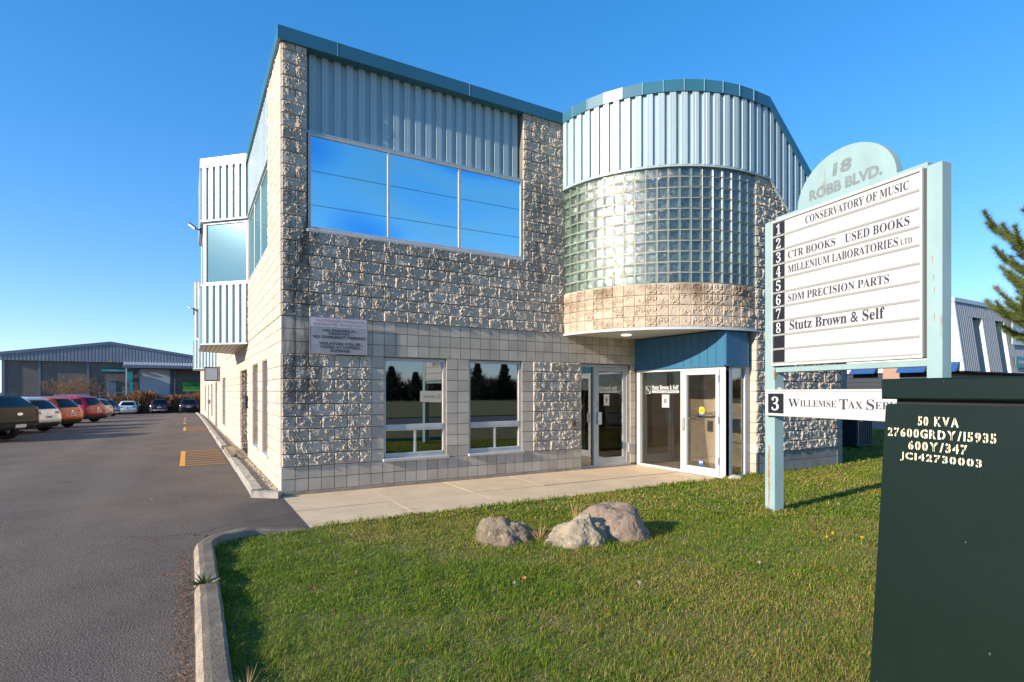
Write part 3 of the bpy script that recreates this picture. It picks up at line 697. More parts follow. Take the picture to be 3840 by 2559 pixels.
window('lower_window', (0, 0, 0), (1, 0), W2[0], W2[1], W2[2]+.03, W2[3], [], BLD, M_GLASS, M_WFRAME, rows=(1.03, [3.86]), sill=.05, setback=.045)
M_ROOM = mat('dim_room', (.06, .055, .05), .9, var=.2)
mb = MB(); mb.box(.3, 7.4, 3.0, 3.1, -.1, 2.6); mb.box(.3, 7.4, .25, 3.1, -.12, -.02); mb.box(.3, 7.4, .25, 3.1, 2.5, 2.6); mb.box(.24, .34, .25, 3.1, -.1, 2.6); mb.box(5.8, 5.86, .25, 3.1, -.1, 2.6); mb.box(7.38, 7.44, .25, 3.1, -.1, 2.6)
mb.build('interior_wall', M_ROOM, BLD)
M_CURT = mat('curtain_cloth', (.10, .085, .07), .9)
for a, b in ((1.66, 2.15), (3.30, 4.1)):
    n = 46; V = []
    for i in range(n+1):
        x = a+(b-a)*i/n; y = .34+.028*math.sin(i*1.05)+.01*math.sin(i*.37)
        V += [(x, y, .3), (x, y, 2.45)]
    MB().add(V, [(2*i, 2*i+2, 2*i+3, 2*i+1) for i in range(n)]).build('curtain', M_CURT, BLD, smooth=True)

# ---------------------------------------------------------------- entrance: door in the wall, glazed vestibule
def framed(mb, M, x0, x1, z0, z1, fr, y0, y1, bot=None):
    bot = bot or fr
    for a in ((x0, x1, z0, z0+bot), (x0, x1, z1-fr, z1), (x0, x0+fr, z0+bot, z1-fr), (x1-fr, x1, z0+bot, z1-fr)):
        mb.box(*a, y0, y1, .004, M=M)
    return mb
MF = frame_matrix((0, 0, 0), (1, 0, 0), (0, 0, 1), (0, -1, 0))
mb = MB(); framed(mb, MF, 5.91, 7.285, .0, 2.235, .055, -.16, -.06); mb.box(6.30, 6.36, .05, 2.18, -.16, -.06, M=MF)
ef = mb.build('entrance_frame', M_GREYAL, BLD)
MB().box(5.965, 6.30, .05, 2.18, -.115, -.109, M=MF).build('sidelight', M_GLASS, ef)
d1 = framed(MB(), MF, 6.365, 7.225, .03, 2.175, .085, -.135, -.075, .17).build('door', M_GREYAL, BLD)
d1['label'] = 'grey framed glass door beside the blue vestibule'
MB().box(6.44, 7.15, .19, 2.10, -.108, -.102, M=MF).build('door_pane', M_GLASS, d1)
MB().box(6.40, 6.50, .93, 1.20, -.075, -.025, .01, M=MF).build('lock_plate', M_GREYAL, d1)
MB().tube([(6.42, .073, 1.37), (6.42, .06, 1.37)], .02, 10).build('cylinder_lock', M_STEEL, d1)
mb = MB()
mb.tube([(6.15, .04, 1.2), (6.15, .0, 1.2), (6.15, -.0, .95), (6.15, .04, .95)], .008, 6)
MB().box(7.227, 7.285, -.02, .02, .3, .5).build('hinge_cover', M_GREYAL, d1)
mb = MB(); mb.box(5.91, 7.44, -.06, .1, -.05, .012); mb.build('threshold', M_KERB, BLD)
# vestibule: side facing the sun at x = 7.45, running out to y = -2.42
VX = 7.45
MV = frame_matrix((VX, 0, 0), (0, -1, 0), (0, 0, 1), (-1, 0, 0))        # local x = -y
vst = MB(); vst.box(.03, 2.42, .0, .05, -.10, .0, .004, M=MV); vst.box(.03, 2.42, 2.07, 2.14, -.10, .0, .004, M=MV)
for a, b in ((.03, .13), (1.31, 1.385), (2.285, 2.42)): vst.box(a, b, .05, 2.07, -.10, .0, .004, M=MV)
vs_ = vst.build('vestibule_frame', M_WHITE, BLD)
pane = MB().box(.12, 1.32, .05, 2.08, -.06, -.053, M=MV).build('vestibule_pane', M_DOORG, BLD)
d2 = framed(MB(), MV, 1.39, 2.28, .012, 2.065, .085, -.055, .012, .15).build('door', M_WHITE, BLD)
d2['label'] = 'white framed glass door of the vestibule with caution sticker'
MB().box(1.465, 2.205, .15, 1.985, -.03, -.023, M=MV).build('door_pane', M_DOORG, d2)
MB().tube([(VX-.012, -1.43, 1.10), (VX-.07, -1.43, 1.10), (VX-.075, -1.43, 1.07), (VX-.075, -1.43, .91), (VX-.07, -1.43, .88), (VX-.012, -1.43, .88)], .014, 8).build('pull_handle', M_GREYAL, d2, smooth=True)
MB().tube([(VX+.05, -1.47, 1.10), (VX+.05, -2.2, 1.08)], .012, 8).build('push_bar', M_GREYAL, d2)
for z in (.25, 1.03, 1.82): MB().box(2.262, 2.285, z, z+.14, .012, .026, .003, M=MV).build('hinge', M_STEEL, d2)
# narrow front return of the vestibule
MR = frame_matrix((0, -2.42, 0), (1, 0, 0), (0, 0, 1), (0, -1, 0))
mb = MB(); mb.box(7.452, 7.60, -.05, 2.14, -.09, .0, M=MR); framed(mb, MR, 7.60, 8.06, .0, 2.14, .045, -.09, -.002)
mb.build('vestibule_frame', M_WHITE, BLD)
MB().box(7.64, 8.02, .04, 2.10, -.05, -.043, M=MR).build('vestibule_pane', M_DOORG, vs_)
MB().box(8.06, 8.178, -2.40, -2.33, -.05, 2.14).build('jamb_panel', M_WHITE, BLD)
MB().box(7.46, 8.05, -2.40, -2.31, -.2, -.002).build('threshold', mat('dark_timber', (.10, .06, .04), .8, var=.3, vscale=20), BLD)
# blue siding above, in boards
for i in range(12):
    a = .004+i*.2018; MB().box(a+.003, a+.1985, 2.145, 2.80, .0, .03, .004, M=MV).build('siding_board', M_BLUE, BLD)
for i in range(3):
    a = 7.425+i*.21; MB().box(a+.003, a+.207, 2.145, 2.80, .0, .03, .004, M=MR).build('siding_board', M_BLUE, BLD)
MB().box(-.0, 2.45, 2.12, 2.15, .0, .036, M=MV).build('siding_trim', M_BLUE, BLD); MB().box(7.414, 8.08, 2.12, 2.15, .0, .036, M=MR).build('siding_trim', M_BLUE, BLD)
MB().box(8.055, 8.08, 2.15, 2.80, -.02, .036, M=MR).build('siding_trim', M_BLUE, BLD)
MB().box(7.46, 8.17, -2.40, -.01, 2.16, 2.80).build('vestibule_header', M_DARK, BLD)
# vestibule interior
M_TAUPE = mat('taupe_paint', (.50, .38, .27), .7, var=.05); M_TILE = mat('floor_tile', (.22, .21, .17), .5, var=.15, vscale=3)
mb = MB(); mb.box(7.46, 10.4, -2.33, 0.0, -.08, .01); mb.build('vestibule_floor', M_TILE, BLD)
mb = MB(); mb.box(9.1, 9.2, -2.33, .0, .0, 2.4); mb.box(7.5, 9.2, -.10, .02, .0, 2.4); mb.box(8.18, 9.2, -2.33, -2.28, 0, 2.4); mb.box(7.5, 9.2, -2.33, .0, 2.35, 2.45)
vi = mb.build('interior_wall', M_TAUPE, BLD)
idr = MB().box(9.05, 9.098, -1.75, -.80, .01, 2.05, .004).build('inner_door', mat('taupe_door', (.55, .42, .30), .6), BLD)
MB().box(9.02, 9.048, -1.6, -1.25, .75, 1.05).build('door_plate', M_BLACK, idr)
MB().box(8.3, 8.42, -.112, -.10, .9, 1.6).build('side_glass', M_GREYAL, vi)
# lettering on the vestibule glass
MT = lambda y, z, out=.004: frame_matrix((VX+.053-.006-out, y, z), (0, -1, 0), (0, 0, 1), (-1, 0, 0))
M_VINYL = mat('white_vinyl', (.52, .54, .54), .5); M_INK = mat('dark_ink', (.03, .03, .05), .6)
lt = lambda *a, **k: text('lettering', *a, **k)
lt(serif('Stutz Brown ') + '&' + serif(' Self'), MT(-.463, 1.687), .76, .10, M_VINYL, pane, offset=.012)
MB().box(.463, 1.229, 1.618, 1.672, -.051, -.048, M=MV).build('lettering_bar', M_VINYL, pane)
lt('LAW OFFICE', MT(-.52, 1.628, .009), .66, .034, M_INK, pane)
mb = MB(); framed(mb, MV, .269, .425, 1.60, 1.765, .006, -.051, -.048); mb.build('emblem_frame', M_VINYL, pane)
for c, y, z in (('S', -.28, 1.70), ('B', -.325, 1.655), ('S', -.372, 1.61)): lt(serif(c), MT(y, z), .04, .055, M_VINYL, pane)
ppr = MB().box(.755, .96, 1.309, 1.584, -.051, -.048, M=MV).build('paper_notice', M_SIGNW, pane)
lt('8', MT(-.825, 1.40, .009), .06, .10, M_INK, pane)
MD = lambda y, z, out=.003: frame_matrix((VX+.023-out+.0, y, z), (0, -1, 0), (0, 0, 1), (-1, 0, 0))
n = 20; mb = MB(); mb.face([(VX+.018, -1.84+.07*math.cos(2*math.pi*i/n), 1.275+.078*math.sin(2*math.pi*i/n)) for i in range(n)]); mb.build('caution_sticker', mat('yellow_sticker', (.75, .52, .02), .5), d2)
MB().box(1.785, 1.895, 1.172, 1.215, -.021, -.0185, M=MV).build('sticker_band', mat('blue_sticker', (.03, .08, .40), .5), d2)
lt('CAUTION', MD(-1.785, 1.262, .012), .11, .026, M_INK, d2, offset=.02)
MB().box(1.77, 1.875, .20, .29, -.021, -.0185, M=MV).build('security_sticker', mat('blue_label', (.04, .10, .50), .5), d2)
MB().box(1.78, 1.865, .235, .275, -.018, -.016, M=MV).build('sticker_mark', M_VINYL, d2)
# accessible push button
MB().box(5.61, 5.74, -.075, .0, .915, 1.04, .006).build('push_button', mat('bronze_plate', (.25, .19, .12), .4, metal=.5), BLD)
lt('\u267F', frame_matrix((5.645, -.0765, .94), (1, 0, 0), (0, 0, 1), (0, -1, 0)), .07, .08, M_INK, BLD)
# ---------------------------------------------------------------- sunlit side wall (x = 0), facing -x
SIDE_Y = 60.0
sl = lambda y: SIDE_Y - y                      # wall coordinate: grows towards the near corner
SH = [(1.63, 2.45, .45, 2.235), (3.22, 4.30, .45, 2.235), (5.55, 7.65, -.4, 2.2), (14.3, 16.7, .3, 2.2), (21.4, 23.4, -.6, 2.15), (27, 29, .2, 2.1), (33, 35, -.7, 2.1), (40, 43, .1, 2.1), (1.62, 5.4, 4.28, 7.17)]
SHW = [(sl(b), sl(a), c, d) for a, b, c, d in SH]
MS_ = RZ((0, SIDE_Y, 0), R_(-90))
mb = MB(); wall_boxes(mb, sl(14.35), SIDE_Y-.013, -.5, 7.17, SHW, M=MS_)
sw = mb.build('side_wall', M_SIDEJ, BLD)
M_SIDEF = mat('far_block_wall', (.53, .445, .36), .95, var=.1, vscale=3)
_g = N(M_SIDEF, 'ShaderNodeNewGeometry'); _s = N(M_SIDEF, 'ShaderNodeSeparateXYZ'); LK(M_SIDEF, _g.outputs['Position'], _s.inputs[0])
_c = N(M_SIDEF, 'ShaderNodeCombineXYZ'); LK(M_SIDEF, _s.outputs[1], _c.inputs[0]); LK(M_SIDEF, math_(M_SIDEF, 'SUBTRACT', _s.outputs[2], .05), _c.inputs[1])
_b = N(M_SIDEF, 'ShaderNodeTexBrick'); _b.inputs['Scale'].default_value = 1; _b.inputs['Brick Width'].default_value = .41; _b.inputs['Row Height'].default_value = .2; _b.inputs['Mortar Size'].default_value = .006
LK(M_SIDEF, _c.outputs[0], _b.inputs['Vector']); overlay(M_SIDEF, (.35, .29, .23), math_(M_SIDEF, 'MULTIPLY', _b.outputs['Fac'], .8))
_bp = N(M_SIDEF, 'ShaderNodeBump'); _bp.invert = True; _bp.inputs['Distance'].default_value = .012; LK(M_SIDEF, _b.outputs['Fac'], _bp.inputs['Height']); LK(M_SIDEF, _bp.outputs[0], P(M_SIDEF).inputs['Normal'])
mb = MB(); wall_boxes(mb, 0, sl(14.35), -1.3, 7.17, SHW, y0=-.0, M=MS_); mb.build('far_side_wall', M_SIDEF, BLD)
def cut(regs, holes):
    out = []
    for x0, x1, z0, z1, t in regs:
        X = sorted({x0, x1, *[v for h in holes for v in h[:2] if x0 < v < x1]})
        for a, b in zip(X, X[1:]):
            zs = [(h[2], h[3]) for h in holes if h[0] <= (a+b)/2 <= h[1]]; segs = [(z0, z1)]
            for c, d in zs:
                ns = []
                for p, q in segs:
                    if c > p: ns.append((p, min(q, c)))
                    if d < q: ns.append((max(p, d), q))
                segs = [s_ for s_ in ns if s_[1]-s_[0] > .02]
            out += [(a, b, p, q, t) for p, q in segs]
    return out
regs = cut([(sl(14.35), SIDE_Y, .05, .45, 'smooth'), (sl(14.35), SIDE_Y, .45, 2.25, 'split'), (sl(14.35), SIDE_Y, 2.25, 2.85, 'smooth'), (sl(14.35), SIDE_Y, 2.85, 7.17, 'split')], SHW)
pcs = lay(regs); pcs = [(('smooth2' if p[0] == 'smooth' and p[3] > .19 else p[0]),) + p[1:] for p in pcs]
# the smooth courses on this side are full-length blocks
sm = [p for p in pcs if p[0] == 'smooth2']; sp = [p for p in pcs if p[0] != 'smooth2']; merged = []
sm.sort(key=lambda p: (p[2], p[1])); i = 0
while i < len(sm):
    if i+1 < len(sm) and sm[i+1][2] == sm[i][2] and abs(sm[i][1]+sm[i][3]-sm[i+1][1]) < .01: merged.append(('smooth2', sm[i][1], sm[i][2], sm[i][3]+sm[i+1][3], sm[i][4])); i += 2
    else: merged.append(sm[i]); i += 1
joined(sp + merged, (0, SIDE_Y, 0), R_(-90), M_SIDE, 'split_block', sw)
# reveals of the side door recess, doors, and dark interiors
mb = MB(); mb.box(.9, .98, 5.4, 7.9, -.4, 2.4); mb.box(.22, .95, 5.4, 7.9, 2.2, 2.3); mb.box(.22, .95, 5.45, 5.55, -.4, 2.2); mb.box(.22, .95, 5.4, 7.9, -.5, .02); mb.build('door_recess', M_SMOOTH, BLD)
joined(lay([(0, .9, .05, 2.2, 'split')]), (0.0, 7.652, 0), 0, M_SPLIT, 'recess_block', sw, low=False)
mb = MB(); mb.box(.222, .9, 7.68, 7.8, -.4, 2.3); mb.build('recess_wall', M_MORTAR, BLD)
MB().box(.86, .89, 5.7, 6.7, .03, 2.12, .005).build('side_door', mat('brown_door', (.10, .07, .05), .5), BLD)
MB().box(-.09, -.02, 5.3, 5.36, 1.25, 1.55, .01).build('wall_lantern', M_BLACK, BLD)
mb = MB()
for a, b in ((21.4, 23.4), (33, 35)): mb.box(.5, .6, a-.1, b+.1, -.9, 2.3); mb.box(.22, .6, b, b+.12, -.9, 2.3)
mb.build('recess_wall', M_SMOOTH, BLD)
for i, (a, b, c, d) in enumerate(SH):
    if i in (0, 1, 3, 5, 7):
        window('side_window', (0, SIDE_Y, 0), (0, -1), sl(b)+.002, sl(a)-.002, c+.02, d-.01, [sl((a+b)/2)] if i > 1 else [], BLD, M_GLASS, M_WFRAME, fr=.06, rows=(1.0, []) if i < 2 else None, sill=.03 if i < 2 else None, setback=.11)
mb = MB(); mb.box(1.5, 1.6, .4, 20, -.2, 2.6); mb.build('interior_wall', M_ROOM, BLD)
window('upper_side_window', (0, SIDE_Y, 0), (0, -1), sl(5.38), sl(1.63), 4.29, 5.84, [sl(4.1), sl(2.85)], BLD, M_FILM2, M_WHITE, fr=.045, setback=-.0, depth=.05, sill=.02)
V, F = sweep([(0, 5.42), (0, 1.6)], [(.04, 5.83), (.04, 5.868), (-.1, 5.868), (-.1, 5.83)]); MB().add(V, F).build('cladding_trim', M_CLAD, BLD)
# projecting metal bays with corner windows
def bay_window(y0, lab):
    A, B, C, D = (0, y0), (-.95, y0+.95), (-.95, y0+3.45), (0, y0+4.4)
    path = [D, C, B, A]
    b = MB(); V, F = sweep([(.0, D[1]-.02), (C[0]+.05, C[1]-.02), (B[0]+.05, B[1]+.02), (.0, A[1]+.02)], [(-.02, 2.84), (-.02, 4.28), (-.08, 4.28), (-.08, 2.84)]); b.add(V, F)
    V, F = sweep([(.0, D[1]-.02), (C[0]+.05, C[1]-.02), (B[0]+.05, B[1]+.02), (.0, A[1]+.02)], [(-.02, 5.86), (-.02, 7.17), (-.08, 7.17), (-.08, 5.86)]); b.add(V, F)
    b.prism([D, C, B, A], 'z', 7.12, 7.2)
    bo = b.build('bay_window', M_DARK, BLD); bo['label'] = lab
    for (p, q) in ((D, C), (C, B), (B, A)):
        corrugated([p, q], 2.83, 4.27, pitch=.19).build('bay_cladding', M_CLAD, bo, fix=False)
        corrugated([p, q], 5.86, 7.18, pitch=.19).build('bay_cladding', M_CLAD, bo, fix=False)
        d = (Vector(q)-Vector(p)); L = d.length; d.normalize()
        window('bay_glazing', (p[0], p[1], 0), (d.x, d.y), .0, L, 4.27, 5.86, [L*.5] if L > 2 else [], bo, M_FILM2, M_WHITE, fr=.085, setback=.03, depth=.06, flat=True)
    for z in (4.25, 5.835, 2.80):
        V, F = sweep(path, [(.045, z), (.045, z+.035), (-.06, z+.035), (-.06, z)]); MB().add(V, F).build('bay_trim', M_CLAD if z < 5 else M_CLAD, bo)
    # slatted soffit
    mb = MB(); n = 9
    for i in range(n):
        t0, t1 = i/n, (i+1)/n - .012; x0, x1 = -.95*t0, -.95*t1
        mb.face([(x0, y0-x0, 2.806), (x0, y0+4.4+x0, 2.806), (x1, y0+4.4+x1, 2.806), (x1, y0-x1, 2.806)])
    mb.build('bay_soffit', M_SOFFIT, bo)
    return bo
bay_window(5.4, 'near projecting metal bay with corner window on the side wall'); bay_window(22.0, 'far projecting metal bay on the side wall')
M_LAMPB = mat('lamp_housing', (.03, .03, .035), .5); M_LED = emit('led_lens', (1, .80, .48), 1.3)
for (x, y, z, lab) in ((-.98, 6.6, 5.72, 'small black floodlight on the near metal bay'), (-.98, 22.9, 5.85, 'small black floodlight on the far metal bay')):
    t = thing('floodlight', lab, 'floodlight', (x, y, z), 0, 'floodlights on the side bays')
    MB().box(-.03, .02, -.04, .04, -.10, .03, .006).build('mounting_box', M_LAMPB, t)
    MB().tube([(-.02, 0, -.02), (-.09, 0, .0), (-.14, 0, .03)], .016, 8).build('arm', M_LAMPB, t)
    Mh = Matrix.Translation((-.19, 0, .07)) @ Matrix.Rotation(R_(35), 4, 'Y')
    MB().box(-.09, .09, -.08, .08, -.018, .018, .01, M=Mh).build('lamp_head', M_LAMPB, t)
    MB().box(-.075, .075, -.066, .066, -.026, -.0185, .004, M=Mh).build('lens', M_LED, t)
# lit box sign and mailbox on the side wall
ls = thing('box_sign', 'projecting light box sign on the sunlit side wall below the far bay', 'sign', (0, 18.6, 2.12))
MB().box(-.62, -.08, -.07, .07, .0, .62, .01).build('sign_case', mat('bronze_case', (.03, .022, .018), .5), ls); MB().box(-.58, -.12, -.076, -.071, .05, .57).build('sign_face', mat('grey_sign_face', (.35, .40, .45), .35), ls)
MB().box(-.09, .0, -.1, .1, -.02, .66, .01).build('bracket', M_SMOOTH2, ls)
mlb = thing('mailbox', 'small grey mailbox on the far side wall', 'mailbox', (0, 30.5, .9)); MB().box(-.16, -.01, -.18, .18, 0, .22, .02).build('case', M_STEEL, mlb); MB().box(-.18, .0, -.19, .19, .22, .25, .005).build('lid', M_STEEL, mlb)

# ---------------------------------------------------------------- parking notice on the front wall
ns = thing('parking_sign', 'weathered grey no parking sign fixed to the block wall', 'sign', (.41, -.045, 2.26))
M_NOTICE = mat('faded_notice', (.36, .33, .34), .6, var=.15, vscale=9)
MB().box(0, .935, -.012, .0, .0, .60, .004).build('board', M_NOTICE, ns)
MB().box(.015, .92, -.0145, -.0125, .44, .585).build('faded_band', mat('washed_pink', (.55, .47, .48), .6, col2=(.62, .60, .60), vscale=14), ns)
M_RED = mat('faded_red_ink', (.42, .20, .21), .7, col2=(.50, .36, .37), vscale=30)
mb = MB()
for a in ((.0, .935, .0, .008), (.0, .935, .592, .60), (.0, .008, .008, .592), (.927, .935, .008, .592)): mb.box(a[0], a[1], -.014, -.0125, a[2], a[3])
mb.build('red_border', M_RED, ns)
for s_, x, z, w, m in (('AUTHORIZED PARKING IN', .10, .523, .78, M_RED), ('DESIGNATED SPACES ONLY', .06, .462, .84, M_RED), ('NO PARKING IN', .215, .365, .52, M_INK), ('DRIVEWAY', .30, .312, .35, M_INK),
                     ('NO OVERNIGHT PARKING', .055, .255, .84, M_INK), ('VIOLATORS WILL BE', .15, .15, .67, M_INK), ('TOWED AT OWNERS', .155, .092, .65, M_INK), ('EXPENSE', .33, .035, .31, M_INK)):
    lt(s_, frame_matrix((x, -.017, z), (1, 0, 0), (0, 0, 1), (0, -1, 0)), w, .045, m, ns, offset=.03)
# ------------------------------------------------------------------ tenant sign
M_TEAL = mat('faded_teal_paint', (.25, .36, .362), .55, var=.09, vscale=3, bump=.0008, bscale=60, stretch=(1, 1, .4))
_t = math_(M_TEAL, 'MULTIPLY', noise_mask(M_TEAL, 7, .66, .74, (1, 1, .25)), .75); overlay(M_TEAL, (.24, .11, .045), _t)
M_RUST = mat('rust', (.26, .105, .04), .95, col2=(.40, .19, .08), vscale=25, bump=.002, bscale=80)
M_STRIP = mat('sign_divider', (.28, .28, .255), .5)
S0 = Vector((5.54, -4.68, 0)); SR = Vector((-.173, -.985, 0)).normalized(); SO = Vector((SR.y, -SR.x, 0))
sg = thing('tenant_sign', 'pale teal post sign with white tenant panel and half round 18 ROBB BLVD. topper', 'sign', S0)
sg.matrix_world = frame_matrix(S0, SR, (0, 0, 1), SO)     # local x right, y up, z towards the reader
def sbox(name, m, *b, bev=.004, parent=None): return MB().box(*b, bev).build(name, m, parent or sg)
sbox('post', M_TEAL, -.045, .12, -.15, 3.92, -.09, .07); sbox('post', M_TEAL, 2.055, 2.20, -.15, 3.90, -.05, .09)
sbox('top_rail', M_TEAL, .125, 2.045, 3.89, 3.955, -.09, .06); sbox('bottom_rail', M_TEAL, .125, 2.045, 1.90, 1.965, -.09, .06)
sbox('post_clip', M_RUST, 2.06, 2.10, 3.90, 3.935, -.02, .0); sbox('post_bracket', M_GREYAL, .125, .19, 1.66, 1.70, -.03, .03)
# rust runs and weld marks
rr = random.Random(5)
def streak(x, y0, y1, w, zf):
    n = 26; L = []; Rr = []
    for i in range(n+1):
        t = i/n; ww = w*(.35+.65*(1-abs(t-.35)/.65))*(.7+.5*rr.random()); y = y1+(y0-y1)*t; o = rr.uniform(-.004, .004)
        L.append((x-ww/2+o, y, zf)); Rr.append((x+ww/2+o, y, zf))
    return MB().add(L+Rr, [(i, i+1, n+2+i, n+1+i) for i in range(n)])
streak(.025, .02, .92, .034, .0712).build('rust_streak', M_RUST, sg, fix=False); streak(.115, 1.80, 1.93, .03, .0712).build('rust_streak', M_RUST, sg, fix=False)
for x, y, h in ((2.11, 2.92, .09), (2.12, 2.73, .10), (2.13, 2.62, .08), (2.13, 2.33, .12)): streak(x, y, y+h*.8, .006, .0912).build('rust_streak', M_RUST, sg, fix=False)
cab = sbox('sign_cabinet', M_STRIP, .10, 2.025, 1.985, 3.90, -.06, .094, bev=.006)
ROW = (3.865-2.015)/10
nums = '12345678'
rows = {0: [('CONSERVATORY OF MUSIC', .63, 1.89, .095, .0)], 2: [('CTR BOOKS', .366, 1.046, .095, .0), ('USED BOOKS', 1.168, 1.895, .10, .0)],
        3: [('MILLENIUM LABORATORIES', .366, 1.777, .095, .0), ('LTD.', 1.80, 1.935, .058, -.006)], 5: [('SDM PRECISION PARTS', .366, 1.683, .095, .0)], 7: [('Stutz Brown & Self', .39, 1.635, .125, .006)]}
for i in range(10):
    z1 = 3.865-ROW*i; z0 = z1-ROW
    pn = sbox('tenant_strip', M_SIGNW, .312, 1.995, z0+.013, z1-.006, .09, .099, bev=.002)
    tl = sbox('number_tile', M_BLACK, .125, .309, z0+.013, z1-.006, .09, .1, bev=.002)
    sbox('divider', M_STRIP, .12, 2.0, z0-.010, z0+.016, .09, .106, bev=.002)
    if i < 8: lt(serif(nums[i]), frame_matrix((.175, z0+.028, .1025), (1, 0, 0), (0, 1, 0), (0, 0, 1)), .075, .135, M_VINYL, tl)
    for s_, a, b, h, off in rows.get(i, []):
        parts = s_.split('&'); body = '&'.join(serif(q) for q in parts)
        lt(body, frame_matrix((a, z0+.045, .1015), (1, 0, 0), (0, 1, 0), (0, 0, 1)), b-a, h, M_INK, pn, offset=off)
mb = MB()
for a in ((.10, 2.025, 3.868, 3.902), (.10, 2.025, 1.983, 2.012), (.10, .122, 2.012, 3.868), (2.0, 2.025, 2.012, 3.868)): mb.box(*a, .088, .112, .003)
mb.build('cabinet_frame', M_WFRAME, sg)
n = 40; R = .63; pts = [(1.10+R*math.cos(math.pi*i/n), 3.955+.535*math.sin(math.pi*i/n)) for i in range(n+1)]
top = MB().prism(pts, 'z', -.05, .05).build('half_round_topper', M_TEAL, sg)
M_GHOST = mat('grey_letter', (.17, .205, .205), .6, var=.15, vscale=9)
lt('18', frame_matrix((.965, 4.195, .0525), (1, 0, 0), (0, 1, 0), (0, 0, 1)), .25, .15, M_GHOST, top, offset=.045, shear=.08); lt('ROBB BLVD.', frame_matrix((.645, 4.0, .0525), (1, 0, 0), (0, 1, 0), (0, 0, 1)), .93, .135, M_GHOST, top, offset=.045)
lb = sbox('lower_board', M_SIGNW, .04, 2.26, 1.335, 1.665, .095, .135, bev=.004)
mb = MB()
for a in ((.03, 2.27, 1.645, 1.672), (.03, 2.27, 1.328, 1.352), (.03, .05, 1.352, 1.645), (2.25, 2.27, 1.352, 1.645)): mb.box(*a, .092, .142, .003)
mb.build('board_frame', M_WFRAME, lb)
t3 = sbox('number_tile', M_BLACK, .075, .33, 1.362, 1.62, .13, .138, bev=.002, parent=lb)
lt(serif('3'), frame_matrix((.135, 1.40, .1395), (1, 0, 0), (0, 1, 0), (0, 0, 1)), .12, .18, M_VINYL, lb)
for s_, a, b, z, h in (('W', .403, .575, 1.445, .11), ('ILLEMSE', .585, 1.086, 1.46, .08), ('T', 1.125, 1.235, 1.44, .12), ('AX', 1.235, 1.41, 1.455, .08), ('S', 1.455, 1.545, 1.44, .12), ('ERVICES', 1.555, 2.06, 1.455, .08)):
    lt(serif(s_), frame_matrix((a, z, .1365), (1, 0, 0), (0, 1, 0), (0, 0, 1)), b-a, h, M_INK, lb, offset=-.003)

# ------------------------------------------------------------------ transformer cabinet
M_GREEN = mat('dark_green_enamel', (.0040, .0125, .0088), .45, var=.10, vscale=1.5, spec=.35, bump=.0006, bscale=30)
_t = math_(M_GREEN, 'MULTIPLY', noise_mask(M_GREEN, 40, .80, .81, detail=1), .5); overlay(M_GREEN, (.18, .20, .18), _t)
T0 = Vector((1.648, -7.96, 0)); TR = Vector((-.19, -.98, 0)).normalized(); TO = Vector((TR.y, -TR.x, 0))
tf = thing('transformer_cabinet', 'dark green pad mounted transformer cabinet with stencilled ratings', 'transformer', T0)
tf.matrix_world = frame_matrix(T0, TR, (0, 0, 1), TO)
mb = MB(); WT, DT = 1.25, .95; sl_ = .04
V = [(x-(.065 if x == 0 else -.065)*(1-y/1.585), y, z + (sl_*(1-y/1.585) if z == 0 else -.0)) for y in (.02, 1.585) for x, z in ((0, 0), (WT, 0), (WT, -DT), (0, -DT))]
mb.add(V, [(0, 1, 2, 3), (4, 5, 6, 7), (0, 1, 5, 4), (1, 2, 6, 5), (2, 3, 7, 6), (3, 0, 4, 7)])
bm = bmesh.new(); me = bpy.data.meshes.new('cabinet_body'); me.from_pydata(mb.v, [], mb.f); bm.from_mesh(me); bmesh.ops.bevel(bm, geom=bm.edges[:], offset=.008, segments=2, affect='EDGES'); bm.to_mesh(me); bm.free(); me.materials.append(M_GREEN)
bd = link('cabinet_body', me, tf)
MB().box(.045, WT-.045, 1.58, 1.615, -DT+.03, -.02).build('lid_gap', M_DARK, tf)
MB().box(-.004, WT+.004, 1.608, 1.705, -DT-.01, .022, .007).build('lid', M_GREEN, tf)
for x in (.012, WT-.012): MB().tube([(x, 1.615, .02), (x, 1.615, .03)], .006, 8).build('lid_bolt', M_GREEN, tf)
MB().box(-.1, WT+.1, -.1, .02, -DT-.08, .1).build('concrete_pad', M_KERB, tf)
M_STENC = mat('stencil_paint', (.68, .60, .42), .8, var=.1, vscale=30)
def stencil(ch):
    """one bold letter with the bridges of a stencil cut out"""
    V, F = glyphs(ch, .035)
    bm = bmesh.new(); vs = [bm.verts.new(v) for v in V]
    for f in F:
        try: bm.faces.new([vs[i] for i in f])
        except ValueError: pass
    bmesh.ops.remove_doubles(bm, verts=bm.verts[:], dist=1e-5)
    xs = [v.co.x for v in bm.verts]; x0, x1 = min(xs), max(xs); cx = (x0+x1)/2; g = .045
    out = []
    def half(a, b):
        b2 = bm.copy()
        for co, no in (((a, 0, 0), (-1, 0, 0)), ((b, 0, 0), (1, 0, 0))):
            bmesh.ops.bisect_plane(b2, geom=b2.verts[:]+b2.edges[:]+b2.faces[:], plane_co=co, plane_no=no, clear_outer=True)
        b2.verts.index_update(); r = ([v.co.copy() for v in b2.verts], [[v.index for v in f.verts] for f in b2.faces]); b2.free(); return r
    if ch in '0235689CGDRAKVJ47Y': out = [half(x0-1, cx-g), half(cx+g, x1+1)]
    else: out = [half(x0-1, x1+1)]
    bm.free(); return out, x0, x1
